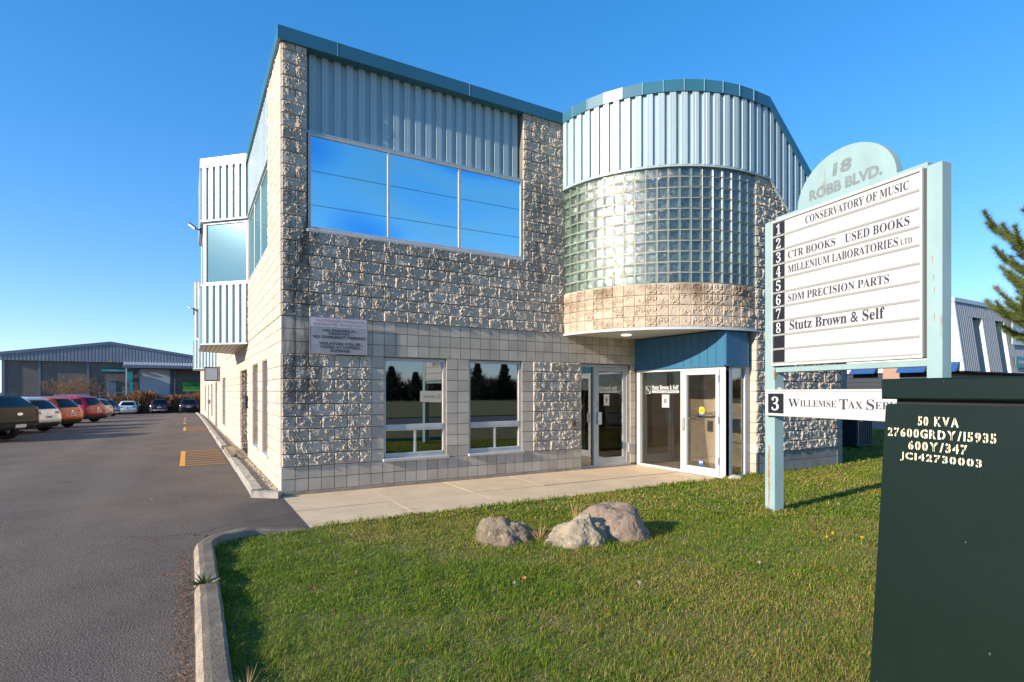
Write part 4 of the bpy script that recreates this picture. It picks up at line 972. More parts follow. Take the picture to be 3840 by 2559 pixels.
def stencil_line(s_, a, b, zb, h):
    VV = []; FF = []; x = 0
    for ch in s_:
        if ch == ' ': x += .5; continue
        halves, x0, x1 = stencil(ch)
        for V, F in halves:
            n = len(VV); VV += [Vector((v.x-x0+x, v.y, 0)) for v in V]; FF += [tuple(i+n for i in f) for f in F]
        x += x1-x0+.16
    o = frame_matrix((a, zb, .0022), (1, 0, 0), (0, 1, -sl_/1.585), (0, sl_/1.585, 1))
    o.translation = Vector((a, zb, sl_*(1-zb/1.585)+.0022))
    text('stencil_lettering', '', o, b-a, h, M_STENC, bd, VF=(VV, FF))
for s_, a, b, z in (('50 KVA', .161, .332, 1.488), ('27600GRDY/15935', .02, .473, 1.430), ('600Y/347', .119, .367, 1.374), ('JC142730003', .082, .422, 1.318)): stencil_line(s_, a, b, z, .043)

# ------------------------------------------------------------------ boulders
def boulder(name, label, loc, rx, ry, h, seed, skew, matl, fac=1.0, peak=0.0):
    bm = bmesh.new(); bmesh.ops.create_icosphere(bm, subdivisions=5, radius=1); o = Vector((seed*3.1, seed*1.7, seed))
    for v in bm.verts:
        d = v.co.normalized(); n1 = noise.noise(d*1.1+o); cell = noise.voronoi(d*1.5+o)[0]; n3 = noise.noise(d*4.5+o); n4 = noise.noise(d*11+o); n5 = noise.noise(d*24+o)
        r = .90 + .20*n1 + .20*(cell[1]-cell[0])*fac + .05*n3*fac + .035*n4*fac + .02*n5*fac
        p = Vector((d.x*rx, d.y*ry, d.z*h))*r
        z = max(p.z, -.12); z = z if z < 0 else z*(1+peak*max(-.8, min(1, p.x/rx))); p.x += skew*max(0, z)
        v.co = Vector((p.x, p.y, z))
    me = bpy.data.meshes.new(name); bm.to_mesh(me); bm.free(); me.materials.append(matl)
    o = link(name, me); o.location = loc; o.rotation_euler = (0, 0, R_(-30.4)); return tag(o, label, 'boulder', 'boulders on the lawn')
def stone(name, a, b, spots, sc):
    m = mat(name, a, .93, col2=b, vscale=sc, bump=.012, bscale=34, spec=.25)
    overlay(m, spots, math_(m, 'MULTIPLY', noise_mask(m, 17, .60, .70, detail=3), .7)); overlay(m, (.05, .045, .04), math_(m, 'MULTIPLY', noise_mask(m, 8, .62, .72, detail=4), .75)); return m
boulder('boulder', 'small rounded brown boulder standing apart at the left of the three', (1.70, -4.17, -.01), .335, .27, .31, 2, -.05, stone('brown_stone', (.25, .19, .13), (.12, .09, .06), (.36, .30, .21), 5), .8)
boulder('boulder', 'pale grey pitted boulder with a peak, in front of the large one', (2.27, -4.60, -.03), .41, .26, .34, 5, .10, stone('grey_limestone', (.38, .31, .215), (.20, .16, .11), (.48, .42, .33), 6), 1.05, .42)
boulder('boulder', 'large smooth pinkish granite boulder behind the pale grey one', (2.83, -4.56, -.02), .52, .36, .44, 9, .02, stone('pink_granite', (.32, .235, .17), (.20, .14, .10), (.37, .30, .24), 7), .5)
boulder('edging_stone', 'small pale stone block beside the vestibule corner', (7.45, -2.62, .02), .16, .09, .09, 12, 0, stone('pale_stone', (.48, .42, .34), (.36, .32, .26), (.55, .5, .42), 5), .5)

# ------------------------------------------------------------------ cars
M_CGLASS = mat('car_glass', (.006, .007, .008), .06, spec=.35); M_TRIM = mat('black_plastic', (.018, .018, .019), .6)
M_TAIL = mat('tail_lamp', (.26, .008, .010), .15, spec=.6, coat=.5); M_RIM = mat('alloy_rim', (.30, .31, .32), .3, metal=.8); M_CHROME = mat('bright_trim', (.6, .6, .6), .2, metal=.9)
M_PLATE = mat('licence_plate', (.62, .65, .70), .5); M_PLATEI = mat('plate_ink', (.05, .08, .25), .6)
def paint(name, c, flake=.3): return mat(name, c, .32, metal=flake, spec=.4, coat=.45)
class Body:
    """car body from horizontal rings: (z, rear x, front x, half width, corner radius)"""
    NR, NSd = 10, 16
    def __init__(s, rings): s.r = rings
    def ring(s, z):
        r = s.r
        if z <= r[0][0]: return r[0][1:]
        for a, b in zip(r, r[1:]):
            if z <= b[0]:
                t = (z-a[0])/(b[0]-a[0]); return tuple(p+(q-p)*t for p, q in zip(a[1:], b[1:]))
        return r[-1][1:]
    def pt(s, p, z, off=0.0):
        """p 0-1 rear (left to right), 1-2 right side going forward, 2-3 front, 3-4 left side going back"""
        xr, xf, hw, rc = s.ring(z); p %= 4; k = int(p); t = p-k
        cx = (xr+xf)/2; hl = (xf-xr)/2
        u, v = [(-1, 1-2*t), (-1+2*t, -1), (1, -1+2*t), (1-2*t, 1)][k]
        # bowed rear/front and rounded corners (superellipse-like)
        q = Vector((u*hl, v*hw)); rc = min(rc, hl*.9, hw*.9)
        ex, ey = abs(q.x)-(hl-rc), abs(q.y)-(hw-rc)
        if ex > 0 and ey > 0:
            l = math.hypot(ex, ey); f = rc/max(l, 1e-6)
            if l > 0 and max(ex, ey) > 0:
                m = max(ex, ey); ang = math.atan2(ey, ex); q = Vector((math.copysign(hl-rc+rc*math.cos(ang), q.x), math.copysign(hw-rc+rc*math.sin(ang), q.y)))
        if k in (0, 2): q.x *= 1 - .0*abs(v); q.x += (.05 if k == 0 else -.10)*v*v*(1 if k == 0 else 1)
        n = Vector((q.x/(hl*hl), q.y/(hw*hw))).normalized() if k in (1, 3) else Vector((-1 if k == 0 else 1, .15*v))
        if k in (1, 3): n = Vector((0, -1 if k == 1 else 1))
        q += n*off
        return Vector((cx+q.x, q.y, z))
    def mesh(s, sub=3):
        zs = []
        for a, b in zip(s.r, s.r[1:]): zs += [a[0]+(b[0]-a[0])*i/sub for i in range(sub)]
        zs.append(s.r[-1][0]); P_ = [i/s.NR for i in range(s.NR)] + [1+i/s.NSd for i in range(s.NSd)] + [2+i/s.NR for i in range(s.NR)] + [3+i/s.NSd for i in range(s.NSd)]
        n = len(P_); mb = MB(); V = [s.pt(p, z) for z in zs for p in P_]
        mb.add(V, [(j*n+i, j*n+(i+1) % n, (j+1)*n+(i+1) % n, (j+1)*n+i) for j in range(len(zs)-1) for i in range(n)] + [tuple(range((len(zs)-1)*n, len(zs)*n)), tuple(range(n-1, -1, -1))])
        return mb
    def patch(s, p0, p1, z0, z1, off=.012, n=6, m=4, q0=None, q1=None):
        q0 = p0 if q0 is None else q0; q1 = p1 if q1 is None else q1; V = []
        for j in range(m+1):
            t = j/m; z = z0+(z1-z0)*t
            for i in range(n+1): V.append(s.pt((p0+(q0-p0)*t) + ((p1+(q1-p1)*t)-(p0+(q0-p0)*t))*i/n, z, off))
        return MB().add(V, [(j*(n+1)+i, j*(n+1)+i+1, (j+1)*(n+1)+i+1, (j+1)*(n+1)+i) for j in range(m) for i in range(n)])
def wheel(t, x, y, r, w=.22):
    s_ = 1 if y > 0 else -1; n = 22
    mb = MB(); prof = [(r*.62, -w/2), (r*.95, -w/2), (r, -w*.35), (r, w*.35), (r*.95, w/2), (r*.62, w/2)]
    V = [(x+a*math.cos(2*math.pi*i/n), y+b, r+a*math.sin(2*math.pi*i/n)) for i in range(n) for a, b in prof]; k = len(prof)
    mb.add(V, [(i*k+j, ((i+1) % n)*k+j, ((i+1) % n)*k+(j+1) % k, i*k+(j+1) % k) for i in range(n) for j in range(k)])
    o = mb.build('wheel', M_RUBBER, t)
    mb = MB(); ring = [(x+r*.62*math.cos(2*math.pi*i/n), y+s_*w*.40, r+r*.62*math.sin(2*math.pi*i/n)) for i in range(n)]; mb.face(ring)
    for q in range(5):
        a = 2*math.pi*q/5; mb.box(-.03, .03, -.012, .012, 0, r*.6, M=Matrix.Translation((x, y+s_*(w*.40+.014), r)) @ Matrix.Rotation(a, 4, 'Y'))
    mb.build('rim', M_RIM, o)
def suv(label, loc, heading, col, L=4.6, hw=.92, H=1.66, style=0, cladding=True, light='wide', plate=True, extra=None, flake=.3, wing=True, hatch=.55):
    t = thing('parked_car', label, 'car', loc, heading, 'cars parked in the side lot')
    k = H/1.66; z = lambda v: v*k
    rings = [(z(.24), .16, L-.28, hw-.10, .22), (z(.36), .05, L-.10, hw-.02, .26), (z(.58), .0, L-.01, hw, .28), (z(.80), .02, L-.02, hw, .28), (z(.95), .06, L-.14, hw-.01, .28), (z(1.03), .10, L-.55, hw-.03, .28), (z(1.09), .14, L-1.22, hw-.055, .28),
             (z(1.30), .14+.30*hatch, L-1.60, hw-.135, .28), (z(1.47), .14+.56*hatch, L-1.92, hw-.205, .28), (z(1.57), .14+.78*hatch, L-2.10, hw-.265, .30), (z(1.63), .14+1.1*hatch, L-2.35, hw-.36, .32), (z(1.66), .14+1.7*hatch, L-2.7, hw-.55, .3)]
    B = Body(rings); pm = paint('car_paint', col, flake)
    b = B.mesh().build('body', pm, t, smooth=True)
    W_ = lambda nm, m, *a, **kw: B.patch(*a, **kw).build(nm, m, t, smooth=True, fix=False)
    W_('rear_window', M_CGLASS, .10, .90, z(1.10), z(1.50), off=.012, q0=.14, q1=.86)
    W_('windshield', M_CGLASS, 2.08, 2.92, z(1.11), z(1.54), off=.014)
    for a, c in ((1.07, 1.26), (1.275, 1.50), (1.515, 1.90)):
        W_('side_window', M_CGLASS, a, c, z(1.12), z(1.50), off=.008); W_('side_window', M_CGLASS, 5-c, 5-a, z(1.12), z(1.50), off=.008) if False else W_('side_window', M_CGLASS, 3+(2-c), 3+(2-a), z(1.12), z(1.50), off=.008)
    if light == 'bar':
        W_('tail_lamp', M_TAIL, .03, .97, z(.93), z(.975), off=.016)
    hgt = (.80, .99) if light == 'tall' else (.87, .99)
    for a, c in ((-.055, .26), (.74, 1.055)):
        W_('tail_lamp', M_TAIL, a, c, z(hgt[0]), z(hgt[1]), off=.014, n=8)
    W_('rear_bumper', M_TRIM if cladding else pm, -.16, 1.16, z(.25), z(.48), off=.022, n=14)
    if cladding:
        W_('sill', M_TRIM, 1.1, 1.95, z(.25), z(.40), off=.012, n=14); W_('sill', M_TRIM, 3.05, 3.9, z(.25), z(.40), off=.012, n=14)
    if plate:
        pl = W_('licence_plate', M_PLATE, .40, .60, z(.66), z(.80), off=.018)
        B.patch(.43, .57, z(.70), z(.76), off=.022).build('plate_number', M_PLATEI, pl, fix=False)
    n = 14; c = B.pt(.5, z(.90), .016); MB().face([(c.x, c.y+.07*math.cos(2*math.pi*i/n), c.z+.045*math.sin(2*math.pi*i/n)) for i in range(n)]).build('badge', M_CHROME, t)
    if extra == 'band': W_('chrome_band', M_CHROME, .0, 1.0, z(.84), z(.87), off=.018)
    if extra == 'skid': W_('skid_plate', mat('silver_skid', (.5, .52, .54), .4), .04, .96, z(.36), z(.50), off=.03)
    if extra == 'white_roof':
        for s_ in (1, -1): MB().tube([(1.0, s_*(hw-.33), z(1.66)), (1.1, s_*(hw-.33), z(1.71)), (L-2.6, s_*(hw-.33), z(1.71)), (L-2.4, s_*(hw-.33), z(1.65))], .022, 6).build('roof_rail', M_CHROME, t)
    if wing: W_('roof_spoiler', pm, .10, .90, z(1.53), z(1.60), off=.09, n=8)
    for s_ in (1, -1):
        M_ = Matrix.Translation((L-1.62, s_*(hw+.06), z(1.12))); MB().box(-.07, .07, -.11, .11, -.06, .07, .03, M=M_).build('mirror', pm, t)
    r = .355*k if H > 1.6 else .34
    for x in (.86, L-.92):
        for s_ in (1, -1):
            wheel(t, x, s_*(hw-.13), r)
            V = [(x+(r+.05)*math.cos(a), s_*(hw+.004), r+(r+.05)*math.sin(a)) for a in [math.pi*i/14-.12 for i in range(15)]]; MB().face(V).build('wheel_arch', M_TRIM, t, fix=False)
    return t
def park(px_c, py_c, hdg, w_off, lab, col, D=None, **kw):
    """place by the ground contact of the right rear wheel"""
    h = R_(hdg); a = kw.get('hw', .92)-.13; off = Matrix.Rotation(h, 3, 'Z') @ Vector((.86, -a, 0))
    x, y = px_c-off.x, py_c-off.y
    return suv(lab, (x, y, lot_z(x, y)), h, col, **kw)
HDG = 152
park(-7.75, 22.2, HDG, 0, 'white crossover half hidden behind the grey pickup truck', (.68, .68, .66), cladding=False)
park(-7.20, 25.0, HDG, 0, 'white crossover with dark red tail lamps beside the orange one', (.72, .71, .68), light='wide')
park(-6.85, 28.7, HDG, 0, 'bright orange crossover between the white and red ones', (.50, .075, .004), light='wide', flake=.0)
park(-6.6, 36.6, HDG, 0, 'dark red crossover with silver roof rails', (.30, .006, .008), hw=.96, H=1.74, L=4.8, light='tall', extra='white_roof', flake=.0)
park(-7.25, 47.5, HDG, 0, 'beige crossover mostly hidden behind the red one', (.42, .36, .28), cladding=False)
park(-7.65, 58.0, HDG, 0, 'dark blue crossover at the end of the angled row', (.010, .030, .085), hw=.96, light='bar', extra='skid')
def end_car(xc, yr, lab, col, **kw): return suv(lab, (xc, yr, lot_z(xc, yr+1)), R_(90), col, **kw)
end_car(-7.35, 70.3, 'white crossover parked nose to the reeds, leftmost of the three', (.66, .69, .72), cladding=False, H=1.62, hw=.97, extra='band')
end_car(-4.13, 69.2, 'black crossover with a silver lower bumper parked against the reeds', (.014, .016, .024), H=1.75, hw=.97, extra='skid', hatch=.35)
end_car(-1.10, 67.0, 'black crossover with chrome tail strip nearest the side wall', (.013, .014, .020), H=1.68, hw=.97, extra='band', light='bar')
# grey pickup cut by the frame
def pickup(label, loc, heading, col):
    t = thing('pickup_truck', label, 'pickup', loc, heading, 'cars parked in the side lot'); pm = mat('truck_paint', col, .4, metal=.0, spec=.3, coat=.15); L, hw = 5.6, 1.0
    B = Body([(.42, .25, L-.3, hw-.12, .15), (.52, .10, L-.1, hw-.02, .16), (.75, .06, L, hw, .16), (1.05, .06, L-.04, hw, .16), (1.22, .07, L-.2, hw-.01, .16), (1.28, .09, L-.9, hw-.03, .16)])
    B.mesh().build('body', pm, t, smooth=True)
    Cb = Body([(1.26, 2.0, L-1.35, hw-.04, .2), (1.5, 2.03, L-1.7, hw-.10, .2), (1.75, 2.10, L-2.05, hw-.17, .22), (1.87, 2.25, L-2.3, hw-.28, .25), (1.90, 2.5, L-2.6, hw-.45, .25)])
    Cb.mesh().build('cab', pm, t, smooth=True)
    # fabric tonneau and dark rear glass
    Cp = Body([(1.27, .16, 2.1, hw-.05, .12), (1.45, .38, 2.1, hw-.10, .14), (1.66, .62, 2.1, hw-.18, .16), (1.72, .8, 2.1, hw-.3, .16)])
    Cp.mesh().build('bed_cap', M_TRIM, t, smooth=True); Cp.patch(.06, .94, 1.32, 1.62, off=.01).build('cap_window', M_CGLASS, t, fix=False)
    Cb.patch(.12, .88, 1.4, 1.78, off=.012).build('rear_window', M_CGLASS, t, fix=False); Cb.patch(2.08, 2.92, 1.32, 1.8, off=.012).build('windshield', M_CGLASS, t, fix=False)
    for a, c in ((1.1, 1.45), (1.5, 1.9)): Cb.patch(a, c, 1.38, 1.75, off=.01).build('side_window', M_CGLASS, t, fix=False); Cb.patch(3+2-c, 3+2-a, 1.38, 1.75, off=.01).build('side_window', M_CGLASS, t, fix=False)
    tg = B.patch(.10, .90, .74, 1.22, off=.012).build('tailgate', pm, t, fix=False); B.patch(.2, .8, .86, .9, off=.016).build('tailgate_crease', M_TRIM, tg, fix=False)
    for a, c in ((-.06, .075), (.925, 1.06)): B.patch(a, c, .78, 1.18, off=.016).build('tail_lamp', M_TAIL, t, fix=False)
    bp = B.patch(-.12, 1.12, .44, .68, off=.07, n=14).build('rear_bumper', mat('dark_bumper', (.05, .05, .05), .35, metal=.5), t, fix=False)
    B.patch(.38, .62, .50, .64, off=.085).build('licence_plate', M_PLATE, t, fix=False)
    c = B.pt(.5, 1.02, .02); n = 16; MB().face([(c.x, c.y+.13*math.cos(2*math.pi*i/n), c.z+.055*math.sin(2*math.pi*i/n)) for i in range(n)]).build('badge', M_CHROME, t)
    for x in (1.25, L-1.0):
        for s_ in (1, -1): wheel(t, x, s_*(hw-.15), .41, .27)
    for s_ in (1, -1): MB().box(L-2.0, L-1.85, s_*(hw+.05)-.12, s_*(hw+.05)+.12, 1.25, 1.48, .03).build('mirror', M_TRIM, t)
    return t
h = R_(HDG); off = Matrix.Rotation(h, 3, 'Z') @ Vector((1.25, -.85, 0)); x, y = -7.3-off.x, 19.0-off.y
pickup('dark grey pickup truck cut off by the left edge', (x, y, lot_z(x, y)), h, (.018, .018, .015))
# ------------------------------------------------------------------ warehouse behind the lot
YW = 80.0; KW = (YW-CAM.y)/(76-CAM.y)
wx = lambda x: CAM.x+(x-CAM.x)*KW
wz = lambda z: CAM.z+(z-CAM.z)*KW
wh = thing('warehouse', 'low grey warehouse with ribbed metal gable beyond the parking lot', 'building')
M_WHW = mat('grey_block_render', (.155, .135, .115), .95, var=.14, vscale=.8, bump=.01, bscale=5)
M_WHM = mat('grey_ribbed_steel', (.20, .225, .26), .45, var=.06, vscale=.5); M_WHT = mat('grey_trim', (.13, .155, .19), .45)
x0, x1 = wx(-19.9), wx(2.0); pk = (wx(-9.49), wz(7.92)); e0 = wz(6.26); e1 = pk[1]-(pk[1]-e0)*(x1-pk[0])/(pk[0]-x0); zb = wz(5.33)
MB().box(x0+.1, x1, YW, YW+40, -1.4, zb).build('wall', M_WHW, wh)
topz = lambda c: (pk[1]-(pk[1]-e0)*abs(c.x-pk[0])/(pk[0]-x0))-.35
corrugated([(x0, YW-.35), (pk[0], YW-.35), (x1, YW-.35)], zb, topz, pitch=.36, depth=.06, crest=.20, slope=.03).build('gable_cladding', M_WHM, wh, fix=False)
MB().box(x0, x1, YW-.3, YW-.01, zb-.02, zb+.05).build('gable_soffit', M_WHT, wh)
MB().prism([(x0-.35, e0-.05), pk, (x1, e1), (x1, e1-.32), (pk[0], pk[1]-.38), (x0-.35, e0-.42)], 'y', YW-.5, YW-.36).build('gable_flashing', M_WHT, wh)
MB().prism([(x0-.3, e0-.1), (pk[0], pk[1]-.06), (x1, e1-.06), (x1, zb), (x0, zb)], 'y', YW-.33, YW+40).build('roof', M_WHM, wh)
for a in (-19.62, -16.4, -11.77): MB().box(wx(a)-.13, wx(a)+.13, YW-.16, YW, -1.4, zb-.03).build('column', M_WHT, wh)
dr = MB().box(wx(-9.8), wx(-8.95), YW-.06, YW, wz(.95), wz(3.0), .01).build('door', mat('blue_grey_door', (.12, .155, .21), .5), wh); MB().box(wx(-9.9), wx(-8.85), YW-.2, YW, wz(3.0), wz(3.08)).build('door_hood', M_WHT, dr)
MB().box(wx(-9.75)+.3, wx(-9.75)+.5, YW-.066, YW-.0605, wz(2.2), wz(2.28)).build('door_plate', M_SIGNW, dr)
rd = thing_ = MB().box(wx(-6.5), wx(-3.2), YW-.05, YW, wz(.2), wz(4.55)).build('roll_door', mat('white_roll_door', (.46, .48, .48), .5, var=.05), wh)
for k in range(14): MB().box(wx(-6.5)+.02, wx(-3.2)-.02, YW-.066, YW-.052, wz(.25)+k*.32, wz(.25)+k*.32+.28, .006).build('door_slat', mat('white_roll_slat', (.46, .48, .48), .5, var=.05) if k == 0 else bpy.data.materials['white_roll_slat'], rd)
for a in (-6.58, -3.1): MB().box(wx(a)-.06, wx(a)+.06, YW-.1, YW, wz(.2), wz(4.6)).build('door_track', M_WHT, wh)
MB().box(wx(-2.65)-.08, wx(-2.65)+.08, YW-.12, YW, -1, wz(4.6)).build('column', M_WHT, wh)
# loading canopy
cp = corrugated([(wx(-8.06), 0), (wx(2.0), 0)], 0, 1, pitch=.3, depth=.05, crest=.16, slope=.03)
V = [(v[0], YW-2.6*(1-v[2])+.0, wz(4.95)+.55*v[2]-v[1]*1.0) for v in cp.v]; MB().add(V, cp.f).build('canopy_sheet', mat('pale_canopy_sheet', (.42, .43, .44), .45), wh, fix=False)
MB().box(wx(-8.06), wx(2.0), YW-2.66, YW-2.58, wz(4.62), wz(4.97)).build('canopy_fascia', M_WHT, wh); MB().box(wx(-7.72)-.07, wx(-7.72)+.07, YW-2.55, YW-2.41, -1, wz(4.65)).build('canopy_post', mat('white_post', (.55, .55, .53), .6), wh)
M_TSIGN = mat('turquoise_panel', (.02, .30, .36), .5)
MB().box(wx(-10.4), wx(-7.78), YW-.5, YW-.3, wz(4.18), wz(4.43)).build('turquoise_sign', M_TSIGN, wh); lt('KINDRED FURNITURE', frame_matrix((wx(-9.55), YW-.52, wz(4.31)), (1, 0, 0), (0, 0, 1), (0, -1, 0)), 1.0, .10, M_SIGNW, wh) if False else MB().box(wx(-9.6), wx(-8.7), YW-.505, YW-.501, wz(4.30), wz(4.36)).build('sign_line', M_SIGNW, wh)
MB().box(wx(-7.5), wx(-7.2), YW-.5, YW-.1, -1, wz(4.1)).build('turquoise_column', M_TSIGN, wh); MB().box(wx(-7.93), wx(-7.2), YW-.55, YW-.5, wz(3.1), wz(4.2)).build('turquoise_panel', M_TSIGN, wh)
MB().box(wx(-9.75), wx(-9.3), YW-.6, YW-.45, wz(5.36), wz(5.52)).build('wall_lamp', mat('amber_lamp', (.35, .24, .08), .4), wh)
gb = thing('banner', 'bright green banner on the warehouse wall above the reeds', 'banner', (wx(-1.76), YW-.08, wz(1.72)))
MB().box(0, 2.6, -.03, 0, 0, 1.2).build('sheet', mat('green_vinyl', (.01, .30, .03), .5, col2=(.01, .20, .03), vscale=3), gb); MB().box(0, 2.6, -.036, -.031, .0, .22).build('lower_band', mat('lime_vinyl', (.25, .38, .01), .5), gb)
lt('CANA MAE', frame_matrix((.15, -.04, .72), (1, 0, 0), (0, 0, 1), (0, -1, 0)), 1.6, .25, mat('dark_green_ink', (.005, .08, .02), .6), gb, offset=.02); lt('SIMPLE   SUSTAINABLE   AFFORDABLE', frame_matrix((.15, -.04, .36), (1, 0, 0), (0, 0, 1), (0, -1, 0)), 2.3, .10, M_SIGNW, gb)
# railing of the warehouse stair
rl = thing('stair_railing', 'grey pipe railing with yellow slope rail at the warehouse door', 'railing', (0, YW-1.6, 0)); M_YR = mat('yellow_rail', (.42, .24, .03), .5)
for a in (-10.43, -9.6, -8.9): MB().tube([(wx(a), 0, -1), (wx(a), 0, wz(1.6))], .03).build('post', M_STEEL, rl)
MB().tube([(wx(-10.43), 0, wz(1.58)), (wx(-8.3), 0, wz(1.58))], .025).build('rail', M_STEEL, rl); MB().tube([(wx(-11.3), -.3, wz(.95)), (wx(-7.7), -.3, wz(1.66))], .04).build('sloped_rail', M_YR, rl)

# ------------------------------------------------------------------ chain link fence along the far side of the lot
fn = thing('chain_link_fence', 'chain link fence with barbed wire arms behind the parked cars', 'fence', (-14.2, 0, 0))
M_MESH = bpy.data.materials.new('chain_link'); M_MESH.use_nodes = True; P(M_MESH).inputs['Base Color'].default_value = (.30, .31, .32, 1); P(M_MESH).inputs['Alpha'].default_value = .28
for y in np.arange(24, 78, 3.6):
    z = lot_z(-14, y); MB().tube([(0, y, z-.2), (0, y, z+2.0)], .03).build('post', M_STEEL, fn); MB().tube([(0, y, z+1.98), (.25, y+.0, z+2.35)], .016).build('barb_arm', M_TRIM, fn)
ysn = list(np.arange(24, 78, 3.6))
MB().tube([(0, y, lot_z(-14, y)+2.0) for y in ysn], .024).build('top_rail', M_STEEL, fn)
for d, e in ((.09, 2.1), (.17, 2.22), (.25, 2.35)): MB().tube([(d, y, lot_z(-14, y)+e) for y in ysn], .006, 4).build('barbed_wire', M_STEEL, fn)
# woven wires, one diagonal each way
V = []; F = []
for i in range(len(ysn)-1):
    y0_, y1_ = ysn[i], ysn[i+1]; za, zb_ = lot_z(-14, y0_), lot_z(-14, y1_)
    for k in range(-16, 32):
        for sg_ in (1, -1):
            ya, yb = y0_+k*.12*1.0, y0_+k*.12+1.92; h0, h1 = (0, 1.92) if sg_ > 0 else (1.92, 0)
            t0 = max(0, (y0_-ya)/(yb-ya)); t1 = min(1, (y1_-ya)/(yb-ya))
            if t1 <= t0: continue
            p = [(ya+(yb-ya)*t, h0+(h1-h0)*t) for t in (t0, t1)]; n = len(V); w = .004
            for (yy, hh) in p: V += [(-.01, yy, hh+.03-w+za+(zb_-za)*(yy-y0_)/3.6), (-.01, yy, hh+.03+w+za+(zb_-za)*(yy-y0_)/3.6)]
            F.append((n, n+2, n+3, n+1))
np_mesh('wire_mesh', V, F, M_STEEL, fn, 'stuff')

# ------------------------------------------------------------------ neighbouring building on the right
nb = thing('neighbour_building', 'white and grey neighbouring building with sloped ribbed metal upper storey', 'building')
M_NBW = mat('white_steel_panel', (.60, .60, .56), .5, var=.05); M_NBR = mat('grey_ribbed_panel', (.20, .21, .225), .42, var=.05); M_NBB = mat('pink_brick', (.36, .22, .17), .9, var=.2, vscale=12, bump=.004)
M_NBF = mat('pale_grey_flashing', (.42, .44, .46), .4); M_AWN = mat('blue_awning_steel', (.015, .075, .24), .4, var=.08)
NX, NY, NZ0, NZ1, LEAN = 37.42, 5.0, 2.86, 6.92, .5
fy = lambda z: NY+LEAN*(z-NZ0)/(NZ1-NZ0)
slots = [(39.5, 40.8), (42.75, 44.05), (48.0, 49.3), (51.2, 52.5)]
seg = [(NX, 39.5), (40.8, 42.75), (44.05, 48.0), (49.3, 51.2), (52.5, 62)]
def nb_panel(a, b, z0, z1):
    m = corrugated([(a, 0), (b, 0)], z0, z1, pitch=.25, depth=.045, crest=.12, slope=.02); return MB().add([(v[0], v[1]+fy(v[2]), v[2]) for v in m.v], m.f)
for a, b in seg: nb_panel(a, b, NZ0, 6.13).build('ribbed_panel', M_NBR, nb, fix=False)
nb_panel(NX, 62, 6.13, NZ1).build('ribbed_panel', M_NBR, nb, fix=False)
for a, b in slots:
    MB().add([(b, fy(NZ0)-.03, NZ0), (b, fy(6.13)-.03, 6.13), (b, NY+1.1, 6.13), (b, NY+1.1, NZ0), (b+.04, fy(NZ0)-.03, NZ0), (b+.04, fy(6.13)-.03, 6.13), (b+.04, NY+1.1, 6.13), (b+.04, NY+1.1, NZ0)], [(0, 1, 2, 3), (4, 5, 6, 7), (0, 1, 5, 4), (1, 2, 6, 5), (2, 3, 7, 6), (3, 0, 4, 7)]).build('slot_cheek', M_NBW, nb)
    MB().prism([(fy(NZ0)+.01, NZ0), (fy(6.12)+.01, 6.12), (NY+1.1, 6.12), (NY+1.1, NZ0)], 'x', a-.04, a).build('slot_cheek', M_NBR, nb); w = MB().box(a, b, NY+1.0, NY+1.06, NZ0, 6.13).build('slot_window', M_CGLASS, nb)
    MB().box(a, b, NY+.97, NY+.995, 4.4, 4.5).build('mullion', M_NBF, w); MB().box(a, b, fy(6.13)-.02, NY+1.1, 6.13, 6.16).build('slot_head', M_DARK, nb)
MB().box(NX, 62, NY+1.15, NY+26, NZ0+.02, 6.9).build('core', M_DARK, nb)
MB().prism([(NY, NZ0), (fy(NZ1)+0, NZ1), (NY+26, NZ1), (NY+26, NZ0)], 'x', NX-.08, NX+.0).build('side_wall', M_NBW, nb)
MB().box(NX-.16, 62, fy(NZ1)-.10, NY+26.2, NZ1, NZ1+.24).build('roof_flashing', M_NBF, nb); MB().prism([(NY-.06, NZ0), (fy(NZ1)-.06, NZ1), (fy(NZ1)+.16, NZ1), (NY+.16, NZ0)], 'x', NX-.12, NX+.05).build('corner_trim', M_NBF, nb)
MB().box(NX+.3, 62, NY+1.6, NY+26, -.1, NZ0).build('ground_floor', mat('dark_shopfront', (.05, .04, .038), .4), nb); MB().box(NX-.05, 62, NY+.02, NY+26, NZ0-.08, NZ0).build('upper_floor_edge', M_DARK, nb)
MB().box(NX-.02, NX+.3, NY+1.4, NY+26, -.1, NZ0-.09).build('side_base', mat('dark_garage_panel', (.03, .036, .048), .5), nb)
for a, b in ((8.3, 9.3), (13, 14)): MB().box(NX-.10, NX-.0, a, b, -.1, 3.35, .01).build('brick_pier', M_NBB, nb)
for a, b in ((5.15, 5.75), (6.75, 8.28), (9.55, 11.1), (11.5, 12.9)):
    m = corrugated([(0, b), (0, a)], 0, 1, pitch=.2, depth=.03, crest=.1, slope=.02); MB().add([(NX-.12-.62*(1-v[2])+v[0]*.4, v[1], 2.80+.58*v[2]-v[0]*.5) for v in m.v], m.f).build('awning', M_AWN, nb, fix=False)
